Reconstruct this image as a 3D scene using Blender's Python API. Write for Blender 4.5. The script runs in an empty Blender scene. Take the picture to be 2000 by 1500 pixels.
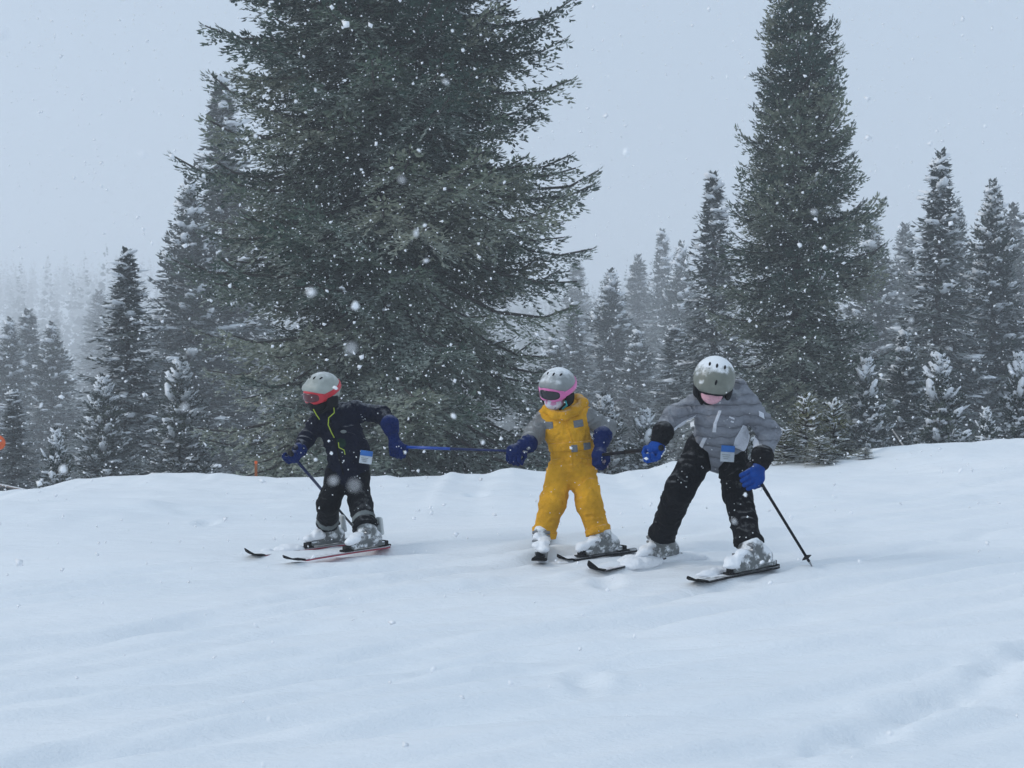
import bpy, bmesh, math, random
import numpy as np
from mathutils import Vector, Matrix

# ------------------------------------------------------------------ camera, sky, sun, exposure
SC = bpy.context.scene
COL = SC.collection
F = 2900.0                                   # focal length in pixels of the 2000 px wide photograph
cam_d = bpy.data.cameras.new('camera')
cam = bpy.data.objects.new('camera', cam_d)
COL.objects.link(cam)
cam_d.sensor_width = 36.0
cam_d.lens = 36.0 * F / 2000.0
cam_d.clip_start = 0.05
cam_d.clip_end = 3000.0
cam.location = (0, 0, 0)
cam.rotation_euler = (math.radians(90), 0, 0)
cam_d.dof.use_dof = True
cam_d.dof.focus_distance = 9.0
cam_d.dof.aperture_fstop = (cam_d.lens / 1000.0) / 0.0052
SC.camera = cam

SUN_EL, SUN_AZ = math.radians(34), math.radians(-100)     # azimuth measured from +Y towards +X
world = bpy.data.worlds.new('World')
SC.world = world
world.use_nodes = True
wn = world.node_tree.nodes
wl = world.node_tree.links
for n in list(wn):
    wn.remove(n)
w_out = wn.new('ShaderNodeOutputWorld')
w_sky = wn.new('ShaderNodeTexSky')
w_sky.sky_type = 'NISHITA'
w_sky.sun_disc = False
w_sky.sun_elevation = SUN_EL
w_sky.sun_rotation = SUN_AZ
w_sky.air_density = 1.0
w_sky.dust_density = 6.0
w_sky.ozone_density = 2.0
w_b1 = wn.new('ShaderNodeBackground')
w_b1.inputs['Strength'].default_value = 0.05
wl.new(w_sky.outputs['Color'], w_b1.inputs['Color'])
w_b2 = wn.new('ShaderNodeBackground')        # the even grey-blue cloud deck that hides that sky
w_b2.inputs['Color'].default_value = (0.592, 0.742, 0.925, 1)
w_b2.inputs['Strength'].default_value = 0.87
w_mix = wn.new('ShaderNodeMixShader')
w_mix.inputs['Fac'].default_value = 0.88
wl.new(w_b1.outputs[0], w_mix.inputs[1])
wl.new(w_b2.outputs[0], w_mix.inputs[2])
wl.new(w_mix.outputs[0], w_out.inputs['Surface'])

sun_d = bpy.data.lights.new('sun', 'SUN')
sun_d.energy = 1.5
sun_d.angle = math.radians(20)
sun_d.color = (1.0, 0.97, 0.92)
sun = bpy.data.objects.new('sun', sun_d)
COL.objects.link(sun)
sdir = Vector((math.sin(SUN_AZ) * math.cos(SUN_EL), math.cos(SUN_AZ) * math.cos(SUN_EL), math.sin(SUN_EL)))
sun.rotation_euler = (-sdir).to_track_quat('-Z', 'Y').to_euler()

SC.view_settings.view_transform = 'Standard'
SC.view_settings.look = 'None'
SC.view_settings.exposure = 0.05
SC.view_settings.gamma = 1.0
SC.view_settings.use_curve_mapping = False
SC.render.engine = 'CYCLES'
cy = SC.cycles
cy.max_bounces = 8
cy.diffuse_bounces = 3
cy.glossy_bounces = 2
cy.transmission_bounces = 4
cy.volume_bounces = 3
cy.transparent_max_bounces = 6
cy.caustics_reflective = False
cy.caustics_refractive = False
cy.use_denoising = True

HAZE_DENSITY = 0.0024

# ------------------------------------------------------------------ helpers
rng = np.random.default_rng(11)
random.seed(11)


def px(x, y, Y):
    """the place at depth Y seen at photograph pixel x, y"""
    return np.array(((x - 1000.0) / F * Y, Y, (750.0 - y) / F * Y))


def tag(o, label=None, cat=None, group=None, kind=None):
    if label: o['label'] = label
    if cat: o['category'] = cat
    if group: o['group'] = group
    if kind: o['kind'] = kind
    return o


def empty(name, loc=(0, 0, 0), rz=0.0, label=None, cat=None, group=None):
    o = bpy.data.objects.new(name, None)
    COL.objects.link(o)
    o.location = loc
    o.rotation_euler = (0, 0, rz)
    o.empty_display_size = 0.2
    return tag(o, label, cat, group)


def mesh_np(name, verts, quads=None, tris=None, smooth=True, attrs=None):
    me = bpy.data.meshes.new(name)
    verts = np.asarray(verts, np.float32).reshape(-1, 3)
    loops, starts = [], []
    off = 0
    if quads is not None and len(quads):
        q = np.asarray(quads, np.int32).reshape(-1, 4)
        loops.append(q.ravel()); starts.append(off + 4 * np.arange(len(q), dtype=np.int32)); off += q.size
    if tris is not None and len(tris):
        t = np.asarray(tris, np.int32).reshape(-1, 3)
        loops.append(t.ravel()); starts.append(off + 3 * np.arange(len(t), dtype=np.int32)); off += t.size
    loops = np.concatenate(loops); starts = np.concatenate(starts)
    me.vertices.add(len(verts)); me.vertices.foreach_set('co', verts.ravel())
    me.loops.add(len(loops)); me.loops.foreach_set('vertex_index', loops)
    me.polygons.add(len(starts)); me.polygons.foreach_set('loop_start', starts)
    me.update(calc_edges=True)
    me.polygons.foreach_set('use_smooth', np.full(len(starts), smooth, bool))
    for k, a in (attrs or {}).items():
        at = me.attributes.new(k, 'FLOAT', 'POINT')
        at.data.foreach_set('value', np.asarray(a, np.float32))
    me.validate()
    return me


def obj(name, me, mat=None, parent=None):
    o = bpy.data.objects.new(name, me)
    COL.objects.link(o)
    if mat is not None and not me.materials:
        me.materials.append(mat)
    if parent is not None:
        o.parent = parent
    return o


class MB:
    """collects simple shapes into one mesh"""
    def __init__(s):
        s.v, s.f = [], []

    def tube(s, pts, radii, n=8, caps=True, flat=None):
        pts = [Vector(p) for p in pts]
        b = len(s.v)
        up = None
        for i, p in enumerate(pts):
            t = (pts[min(i + 1, len(pts) - 1)] - pts[max(i - 1, 0)]).normalized()
            if up is None:
                up = Vector((0, 0, 1)) if abs(t.z) < 0.9 else Vector((1, 0, 0))
            a = t.cross(up).normalized(); c = a.cross(t).normalized(); up = c
            for k in range(n):
                th = 2 * math.pi * k / n
                s.v.append(p + (a * math.cos(th) + c * math.sin(th) * (flat or 1.0)) * radii[i])
        for i in range(len(pts) - 1):
            for k in range(n):
                k2 = (k + 1) % n
                s.f.append((b + i * n + k, b + i * n + k2, b + (i + 1) * n + k2, b + (i + 1) * n + k))
        if caps:
            s.f.append(tuple(b + k for k in range(n))[::-1])
            e = b + (len(pts) - 1) * n
            s.f.append(tuple(e + k for k in range(n)))
        return s

    def box(s, M, sx, sy, sz, bev=0.18):
        """rounded box in frame M"""
        bm = bmesh.new()
        bmesh.ops.create_cube(bm, size=1.0)
        bmesh.ops.scale(bm, vec=(sx, sy, sz), verts=bm.verts)
        bmesh.ops.bevel(bm, geom=list(bm.edges), offset=min(sx, sy, sz) * bev, segments=2, affect='EDGES', profile=0.5)
        b = len(s.v)
        for v in bm.verts:
            v.index = b + bm.verts[:].index(v) if False else 0
        bm.verts.index_update()
        for v in bm.verts:
            s.v.append(M @ v.co)
        for f in bm.faces:
            s.f.append(tuple(b + v.index for v in f.verts))
        bm.free()
        return s

    def build(s, name, mat, parent=None, smooth=True):
        me = bpy.data.meshes.new(name)
        me.from_pydata([tuple(v) for v in s.v], [], s.f)
        me.polygons.foreach_set('use_smooth', [smooth] * len(me.polygons))
        me.update()
        return obj(name, me, mat, parent)


_TAB = np.random.default_rng(5).random((64, 64, 64)).astype(np.float32) * 2 - 1


def noise3(x, y, z):
    xi, yi, zi = np.floor(x).astype(int), np.floor(y).astype(int), np.floor(z).astype(int)
    fx, fy, fz = x - xi, y - yi, z - zi
    fx = fx * fx * (3 - 2 * fx); fy = fy * fy * (3 - 2 * fy); fz = fz * fz * (3 - 2 * fz)
    xi &= 63; yi &= 63; zi &= 63
    x1, y1, z1 = (xi + 1) & 63, (yi + 1) & 63, (zi + 1) & 63
    T = _TAB
    a = T[xi, yi, zi] * (1 - fx) + T[x1, yi, zi] * fx
    b = T[xi, y1, zi] * (1 - fx) + T[x1, y1, zi] * fx
    c = T[xi, yi, z1] * (1 - fx) + T[x1, yi, z1] * fx
    d = T[xi, y1, z1] * (1 - fx) + T[x1, y1, z1] * fx
    return (a * (1 - fy) + b * fy) * (1 - fz) + (c * (1 - fy) + d * fy) * fz


def noise2(x, y, k=0.37):
    return noise3(x, y, np.full_like(x, k))


# ------------------------------------------------------------------ materials
def new_mat(name):
    m = bpy.data.materials.new(name)
    m.use_nodes = True
    nt = m.node_tree
    b = nt.nodes.get('Principled BSDF')
    return m, nt, b


def ramp(nt, src, stops, interp='LINEAR'):
    r = nt.nodes.new('ShaderNodeValToRGB')
    r.color_ramp.interpolation = interp
    e = r.color_ramp.elements
    while len(e) < len(stops):
        e.new(0.5)
    for i, (p, c) in enumerate(stops):
        e[i].position = p
        e[i].color = c if len(c) == 4 else (*c, 1)
    nt.links.new(src, r.inputs['Fac'])
    return r.outputs['Color']


def tex_noise(nt, scale, detail=4, rough=0.55, co='Object', vec=None, stretch=None):
    n = nt.nodes.new('ShaderNodeTexNoise')
    n.inputs['Scale'].default_value = scale
    n.inputs['Detail'].default_value = detail
    n.inputs['Roughness'].default_value = rough
    if vec is None:
        tc = nt.nodes.new('ShaderNodeTexCoord')
        vec = tc.outputs[co]
    if stretch:
        mp = nt.nodes.new('ShaderNodeMapping')
        mp.inputs['Scale'].default_value = stretch
        nt.links.new(vec, mp.inputs['Vector'])
        vec = mp.outputs['Vector']
    nt.links.new(vec, n.inputs['Vector'])
    return n.outputs['Fac']


def math_node(nt, op, a, b=None, clamp=False):
    n = nt.nodes.new('ShaderNodeMath')
    n.operation = op
    n.use_clamp = clamp
    for i, v in enumerate((a, b)):
        if v is None: continue
        if isinstance(v, (int, float)): n.inputs[i].default_value = v
        else: nt.links.new(v, n.inputs[i])
    return n.outputs[0]


def mixc(nt, fac, a, b, mode='MIX'):
    n = nt.nodes.new('ShaderNodeMix')
    n.data_type = 'RGBA'
    n.blend_type = mode
    for s, v in ((n.inputs[0], fac), (n.inputs[6], a), (n.inputs[7], b)):
        if isinstance(v, (int, float)): s.default_value = v
        elif isinstance(v, tuple): s.default_value = (*v[:3], 1)
        else: nt.links.new(v, s)
    return n.outputs[2]


def bump(nt, b, h, strength, dist):
    n = nt.nodes.new('ShaderNodeBump')
    n.inputs['Strength'].default_value = strength
    n.inputs['Distance'].default_value = dist
    nt.links.new(h, n.inputs['Height'])
    nt.links.new(n.outputs[0], b.inputs['Normal'])


def up_mask(nt, lo, hi, nscale=14.0, namp=0.9, shift=0.0):
    """1 where a face looks up: where snow settles"""
    g = nt.nodes.new('ShaderNodeNewGeometry')
    s = nt.nodes.new('ShaderNodeSeparateXYZ')
    nt.links.new(g.outputs['Normal'], s.inputs[0])
    nz = tex_noise(nt, nscale, 3, 0.6, vec=g.outputs['Position'])
    k = math_node(nt, 'ADD', s.outputs['Z'], math_node(nt, 'MULTIPLY', math_node(nt, 'SUBTRACT', nz, 0.5 - shift), namp))
    mr = nt.nodes.new('ShaderNodeMapRange')
    mr.interpolation_type = 'SMOOTHSTEP'
    mr.inputs['From Min'].default_value = lo
    mr.inputs['From Max'].default_value = hi
    nt.links.new(k, mr.inputs['Value'])
    return mr.outputs['Result']


SNOW_C = (0.86, 0.885, 0.91)


def m_snow(name='snow', ripple=True):
    m, nt, b = new_mat(name)
    tc = nt.nodes.new('ShaderNodeTexCoord')
    n1 = tex_noise(nt, 0.55, 5, 0.6, vec=tc.outputs['Object'], stretch=(0.55, 1.6, 1))
    c = ramp(nt, n1, [(0.3, (0.80, 0.84, 0.875)), (0.7, (0.87, 0.89, 0.91))])
    nt.links.new(c, b.inputs['Base Color'])
    b.inputs['Roughness'].default_value = 0.62
    b.inputs['Specular IOR Level'].default_value = 0.25
    if ripple:
        h1 = tex_noise(nt, 9.0, 6, 0.62, vec=tc.outputs['Object'], stretch=(0.5, 1.5, 1))
        h2 = tex_noise(nt, 70.0, 3, 0.6, vec=tc.outputs['Object'])
        h = math_node(nt, 'ADD', h1, math_node(nt, 'MULTIPLY', h2, 0.16))
        bump(nt, b, h, 0.55, 0.035)
    return m


def m_soft_snow():
    m, nt, b = new_mat('settled_snow')
    b.inputs['Base Color'].default_value = (0.88, 0.90, 0.93, 1)
    b.inputs['Roughness'].default_value = 0.7
    b.inputs['Specular IOR Level'].default_value = 0.2
    bump(nt, b, tex_noise(nt, 40, 4, 0.6), 0.5, 0.02)
    return m


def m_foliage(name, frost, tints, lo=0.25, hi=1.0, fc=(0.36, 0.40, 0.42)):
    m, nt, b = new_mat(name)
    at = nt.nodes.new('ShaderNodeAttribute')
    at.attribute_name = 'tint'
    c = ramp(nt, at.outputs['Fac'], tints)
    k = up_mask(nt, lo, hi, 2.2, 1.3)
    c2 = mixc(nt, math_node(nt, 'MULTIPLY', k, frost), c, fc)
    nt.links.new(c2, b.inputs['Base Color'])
    b.inputs['Roughness'].default_value = 0.6
    b.inputs['Specular IOR Level'].default_value = 0.3
    return m


def m_bark():
    m, nt, b = new_mat('bark')
    n = tex_noise(nt, 9, 5, 0.65, stretch=(3, 3, 0.6))
    c = ramp(nt, n, [(0.3, (0.022, 0.018, 0.016)), (0.7, (0.07, 0.06, 0.055))])
    nt.links.new(c, b.inputs['Base Color'])
    b.inputs['Roughness'].default_value = 0.9
    bump(nt, b, n, 0.8, 0.02)
    return m


def m_cloth(name, col, rough=0.8, var=0.25, fine=260.0, snow=0.0, fold=22.0, spec=0.12, quilt=False):
    m, nt, b = new_mat(name)
    n1 = tex_noise(nt, 7, 4, 0.6)
    dark = tuple(x * (1 - var) for x in col)
    lite = tuple(min(1, x * (1 + var)) for x in col)
    c = ramp(nt, n1, [(0.3, dark), (0.7, lite)])
    if snow > 0:
        v = nt.nodes.new('ShaderNodeTexVoronoi')
        v.inputs['Scale'].default_value = 38
        tc = nt.nodes.new('ShaderNodeTexCoord')
        nt.links.new(tc.outputs['Object'], v.inputs['Vector'])
        spot = math_node(nt, 'LESS_THAN', v.outputs['Distance'], 0.16)
        patch = math_node(nt, 'GREATER_THAN', tex_noise(nt, 11, 2), 0.62 - 0.12 * snow)
        k = math_node(nt, 'MULTIPLY', spot, patch)
        k2 = math_node(nt, 'MULTIPLY', up_mask(nt, 0.55, 1.15, 30, 1.1), 0.55 * snow)
        c = mixc(nt, math_node(nt, 'MAXIMUM', math_node(nt, 'MULTIPLY', k, 0.75), k2), c, SNOW_C)
    nt.links.new(c, b.inputs['Base Color'])
    b.inputs['Roughness'].default_value = rough
    b.inputs['Specular IOR Level'].default_value = spec
    h = math_node(nt, 'ADD', tex_noise(nt, fold, 3, 0.6), math_node(nt, 'MULTIPLY', tex_noise(nt, fine, 2), 0.12))
    if quilt:                                    # stitched channels of a padded jacket
        w = nt.nodes.new('ShaderNodeTexWave')
        w.bands_direction = 'Z'
        w.inputs['Scale'].default_value = 5.2
        w.inputs['Distortion'].default_value = 3.5
        w.inputs['Detail'].default_value = 2
        w.inputs['Detail Scale'].default_value = 1.5
        tc2 = nt.nodes.new('ShaderNodeTexCoord')
        nt.links.new(tc2.outputs['Object'], w.inputs['Vector'])
        seam = math_node(nt, 'POWER', w.outputs['Fac'], 0.35)
        h = math_node(nt, 'ADD', h, math_node(nt, 'MULTIPLY', seam, 0.75))
    bump(nt, b, h, 1.0, 0.030)
    return m


def m_hard(name, col, rough=0.4, spec=0.5, snow=0.0, lo=0.3, hi=0.9, shift=0.0, metal=0.0, caked=None):
    m, nt, b = new_mat(name)
    n1 = tex_noise(nt, 18, 4, 0.6)
    c = ramp(nt, n1, [(0.3, tuple(x * 0.85 for x in col)), (0.7, tuple(min(1, x * 1.12) for x in col))])
    if snow > 0:
        k = up_mask(nt, lo, hi, 26, 1.0, shift)
        if caked:                                # snow stuck on in patches
            k = math_node(nt, 'MAXIMUM', k, math_node(nt, 'MULTIPLY', math_node(nt, 'SUBTRACT', tex_noise(nt, 24, 5, 0.65), caked, True), 8.0, True))
        c = mixc(nt, math_node(nt, 'MULTIPLY', k, snow), c, SNOW_C)
    nt.links.new(c, b.inputs['Base Color'])
    b.inputs['Roughness'].default_value = rough
    b.inputs['Specular IOR Level'].default_value = spec
    b.inputs['Metallic'].default_value = metal
    return m


MAT = {}
MAT['snow'] = m_snow()
MAT['soft'] = m_soft_snow()
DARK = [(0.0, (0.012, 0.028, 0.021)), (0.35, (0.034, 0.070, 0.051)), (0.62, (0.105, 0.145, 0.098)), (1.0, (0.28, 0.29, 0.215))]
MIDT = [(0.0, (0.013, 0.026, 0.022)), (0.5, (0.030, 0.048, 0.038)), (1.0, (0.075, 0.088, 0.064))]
PALE = [(0.0, (0.075, 0.085, 0.045)), (0.5, (0.14, 0.145, 0.075)), (1.0, (0.24, 0.225, 0.12))]
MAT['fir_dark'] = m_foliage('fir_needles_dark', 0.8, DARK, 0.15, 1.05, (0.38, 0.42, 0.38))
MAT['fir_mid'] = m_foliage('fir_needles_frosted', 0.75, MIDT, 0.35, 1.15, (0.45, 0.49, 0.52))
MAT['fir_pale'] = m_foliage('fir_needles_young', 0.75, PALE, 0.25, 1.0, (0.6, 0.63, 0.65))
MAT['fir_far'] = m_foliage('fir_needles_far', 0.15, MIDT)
MAT['bark'] = m_bark()

# ------------------------------------------------------------------ the snow slope
CREST = np.array([(-400, 975), (-150, 970), (0, 962), (60, 960), (100, 949), (150, 943), (200, 939), (300, 936), (420, 935), (500, 938), (600, 936), (640, 938),
                  (700, 935), (800, 933), (860, 934), (880, 927), (905, 933), (945, 936), (975, 927), (1000, 924), (1050, 930), (1120, 931), (1160, 929), (1200, 933),
                  (1230, 923), (1273, 920), (1317, 904), (1400, 902), (1500, 903), (1560, 902), (1640, 899), (1690, 890), (1720, 881), (1800, 874), (1900, 868), (2000, 862),
                  (2200, 850), (2600, 835)], float)
YC = 15.0
CX = (CREST[:, 0] - 1000) / F * YC
CZ = (750 - CREST[:, 1]) / F * YC
PROF_Y = np.array([-40, -10, 0, 5.2, 7, 8.8, 10.5, 12.5, 15])
PROF_Z = np.array([-4.5, -2.1, -1.58, -1.33, -1.17, -1.045, -0.985, -0.955, -0.94])
_tr = np.random.default_rng(3)
TRACKS = [(_tr.uniform(3.4, 9.5), _tr.uniform(0.05, 0.75), _tr.uniform(-0.05, 0.03), _tr.uniform(0.04, 0.10), _tr.uniform(0.018, 0.042)) for _ in range(58)]


def smooth(a, b, x):
    t = np.clip((x - a) / (b - a), 0, 1)
    return t * t * (3 - 2 * t)


def ground_z(X, Y, detail=True):
    X = np.asarray(X, float); Y = np.asarray(Y, float)
    zc = np.interp(X, CX, CZ)
    near = np.interp(Y, PROF_Y, PROF_Z) * 0.5 + 0.25 * (np.interp(Y - 0.6, PROF_Y, PROF_Z) + np.interp(Y + 0.6, PROF_Y, PROF_Z)) + 0.03 * X
    t = smooth(9.5, YC, Y)
    z = near * (1 - t) + zc * t
    d = np.maximum(Y - YC - 0.15, 0)
    z = z - 0.30 * d * d / (d + 1.5)
    far = smooth(17, 34, Y)
    z = z * (1 - far) + far * (-4.4 - 6.5 * smooth(45, 140, Y))
    if detail:
        a = smooth(20, 15.5, Y)
        z = z + a * (0.045 * noise2(X * 0.55 + 7, Y * 0.9) + 0.022 * noise2(X * 1.3, Y * 2.3 + 9) + 0.008 * noise2(X * 3.4 + 3, Y * 6.0))
        lump = smooth(9.8, 12.0, Y) * smooth(15.6, 14.2, Y)
        z = z + lump * 0.035 * np.maximum(0, noise2(X * 1.7 + 11, Y * 2.0)) + lump * 0.02 * noise2(X * 4 + 1, Y * 5)
        crestl = smooth(13.6, 14.8, Y) * smooth(15.8, 15.2, Y)
        z = z + crestl * (0.025 * np.maximum(0, noise2(X * 3.1 + 5, Y * 0.8)) + 0.012 * noise2(X * 9, Y * 2))
        for (y0, sl, cu, w, dep) in TRACKS:
            q = (Y - (y0 + sl * X + cu * X * X)) / w
            m = np.exp(-q * q)
            m2 = np.exp(-(q - 1.9) ** 2)
            mod = 0.55 + 0.45 * noise2(X * 0.8 + y0 * 9, Y * 0.1)
            z = z + dep * mod * (0.6 * m2 - m)
        chop = smooth(7.4, 8.2, Y) * smooth(10.4, 9.4, Y) * smooth(-2.2, -1.4, X) * smooth(2.4, 1.6, X)
        z = z + chop * (0.016 * np.maximum(0, noise2(X * 7 + 2, Y * 9)) + 0.008 * np.maximum(0, noise2(X * 17, Y * 19 + 4)))
        # the trampled trench at the near right
        ty = 5.25 + (X - 1.05) * 0.92
        q = (Y - ty + 0.09 * noise2(X * 5, Y * 5)) / 0.10
        on = smooth(0.85, 1.15, X) * smooth(3.0, 2.3, X)
        z = z + on * (-0.045 * np.exp(-q * q) + 0.022 * np.exp(-(q - 1.8) ** 2) + 0.02 * np.exp(-(q + 1.7) ** 2)) * (0.8 + 0.5 * noise2(X * 9, Y * 9)) + on * np.exp(-(q / 2.4) ** 2) * (0.022 * noise2(X * 12 + 4, Y * 12) + 0.012 * noise2(X * 25, Y * 25))
        for (fx, fy) in ((0.30, 6.15), (0.52, 8.1), (-2.3, 11.2), (-0.3, 12.5)):
            r2 = ((X - fx) / 0.07) ** 2 + ((Y - fy) / 0.14) ** 2
            z = z - 0.035 * np.exp(-r2) + 0.012 * np.exp(-((np.sqrt(r2) - 1.7) ** 2) * 3)
    return z


def gz(x, y):
    return float(ground_z(np.array([x]), np.array([y]))[0])


def hit(x, y, lift=0.0):
    """where the sight line through pixel x, y meets the snow"""
    d = px(x, y, 1.0)
    Ys = np.linspace(4.5, 15.0, 2101)
    dz = d[2] * Ys - ground_z(d[0] * Ys, Ys) - lift
    i = int(np.argmax(dz < 0)) if (dz < 0).any() else len(Ys) - 1
    return d * Ys[i]


def axis(parts):
    return np.concatenate([np.linspace(a, b, n, endpoint=False) for a, b, n in parts])


gx = np.concatenate([axis([(-170, -30, 14), (-30, -8, 22), (-8, -5.6, 40), (-5.6, 5.6, 300), (5.6, 8, 40), (8, 30, 22), (30, 170, 14)]), [170]])
gy = np.concatenate([axis([(-40, 0, 10), (0, 4.6, 24), (4.6, 10.5, 175), (10.5, 16.2, 130), (16.2, 22, 30), (22, 60, 24), (60, 170, 12)]), [170]])
GX, GY = np.meshgrid(gx, gy, indexing='ij')
GZ = ground_z(GX, GY)
nx, ny = GX.shape
ii = np.arange(nx * ny).reshape(nx, ny)
quads = np.stack([ii[:-1, :-1], ii[1:, :-1], ii[1:, 1:], ii[:-1, 1:]], -1).reshape(-1, 4)
g = obj('snow_ground', mesh_np('snow_ground', np.stack([GX, GY, GZ], -1).reshape(-1, 3), quads), MAT['snow'])
tag(g, 'wide white ski slope with faint tracks and soft lumps along its crest', None, None, 'structure')


# the far hillside, nearly lost in the snowfall
def hill_z(X, Y):
    base = -11.6 + 74 * smooth(230, 1040, Y)
    dip = np.exp(-((X / np.maximum(Y, 1) - 0.06) / 0.07) ** 2)
    return base * (1 - 0.25 * dip * smooth(250, 700, Y)) + 7.0 * noise2(X * 0.006 + 3, Y * 0.006) * smooth(190, 420, Y)


hx = np.linspace(-620, 620, 80); hy = np.linspace(150, 1150, 70)
HX, HY = np.meshgrid(hx, hy, indexing='ij')
ii = np.arange(80 * 70).reshape(80, 70)
quads = np.stack([ii[:-1, :-1], ii[1:, :-1], ii[1:, 1:], ii[:-1, 1:]], -1).reshape(-1, 4)
h = obj('hills', mesh_np('hills', np.stack([HX, HY, hill_z(HX, HY)], -1).reshape(-1, 3), quads), m_snow('hill_snow', False))
tag(h, 'pale snowy hillside almost lost in the falling snow', None, None, 'structure')

# the air: snowfall haze
hz_v = np.array([(x, y, z) for x in (-660, 660) for y in (-80, 1200) for z in (-14, 125)], float)
hz_q = [(0, 1, 3, 2), (4, 6, 7, 5), (0, 4, 5, 1), (2, 3, 7, 6), (0, 2, 6, 4), (1, 5, 7, 3)]
mz = bpy.data.materials.new('haze')
mz.use_nodes = True
nt = mz.node_tree
for n in list(nt.nodes):
    nt.nodes.remove(n)
o_ = nt.nodes.new('ShaderNodeOutputMaterial')
v_ = nt.nodes.new('ShaderNodeVolumePrincipled')
v_.inputs['Color'].default_value = (0.965, 0.98, 1.0, 1)
v_.inputs['Density'].default_value = HAZE_DENSITY
v_.inputs['Anisotropy'].default_value = 0.15
nt.links.new(v_.outputs[0], o_.inputs['Volume'])
hz = obj('haze', mesh_np('haze', hz_v, hz_q, smooth=False), mz)
tag(hz, 'grey blue haze of falling snow filling the air', None, None, 'stuff')


# ------------------------------------------------------------------ fir trees
def shoot_mesh(name, B, Dv, U, L, W, tint):
    """needle-clad shoots: each a little roof-shaped blade, base to tip"""
    n = len(B)
    S = np.cross(Dv, U)
    S /= np.linalg.norm(S, axis=1, keepdims=True) + 1e-9
    N = np.cross(S, Dv)
    L = L[:, None]; W = W[:, None]
    v = np.empty((n, 4, 3), np.float32)
    v[:, 0] = B
    v[:, 1] = B + Dv * L * 0.5 - S * W * 0.5 - N * W * 0.22
    v[:, 2] = B + Dv * L
    v[:, 3] = B + Dv * L * 0.5 + S * W * 0.5 - N * W * 0.22
    i = (np.arange(n) * 4)[:, None]
    t = np.concatenate([i + np.array([[0, 2, 1]]), i + np.array([[0, 3, 2]])], 0)
    return mesh_np(name, v.reshape(-1, 3), None, t, smooth=False, attrs={'tint': np.repeat(tint, 4)})


def ico(sub=1):
    bm = bmesh.new()
    bmesh.ops.create_icosphere(bm, subdivisions=sub, radius=1.0)
    v = np.array([tuple(q.co) for q in bm.verts]); f = np.array([[q.index for q in p.verts] for p in bm.faces])
    bm.free()
    return v, f


ICO1 = ico(1)
ICO2 = ico(2)


def blob_mesh(name, C, T, size, r, base=ICO1):
    """soft snow pads: C centres, T directions along the bough, size (n,3) length/width/height"""
    bv, bf = base
    n = len(C)
    S = np.cross(T, [0, 0, 1.0]); S /= np.linalg.norm(S, axis=1, keepdims=True) + 1e-9
    N = np.cross(S, T)
    jit = 1 + 0.28 * (r.random((n, len(bv), 1)) - 0.5)
    p = bv[None] * jit
    z = np.where(p[..., 2] < 0, p[..., 2] * 0.45, p[..., 2])
    v = C[:, None] + p[..., 0:1] * T[:, None] * size[:, None, 0:1] + p[..., 1:2] * S[:, None] * size[:, None, 1:2] + z[..., None] * N[:, None] * size[:, None, 2:3]
    v[..., 2] -= (np.abs(p[..., 0]) ** 2) * size[:, None, 0] * 0.25
    f = (bf[None] + (np.arange(n) * len(bv))[:, None, None]).reshape(-1, 3)
    return mesh_np(name, v.reshape(-1, 3), None, f, smooth=True)


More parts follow.
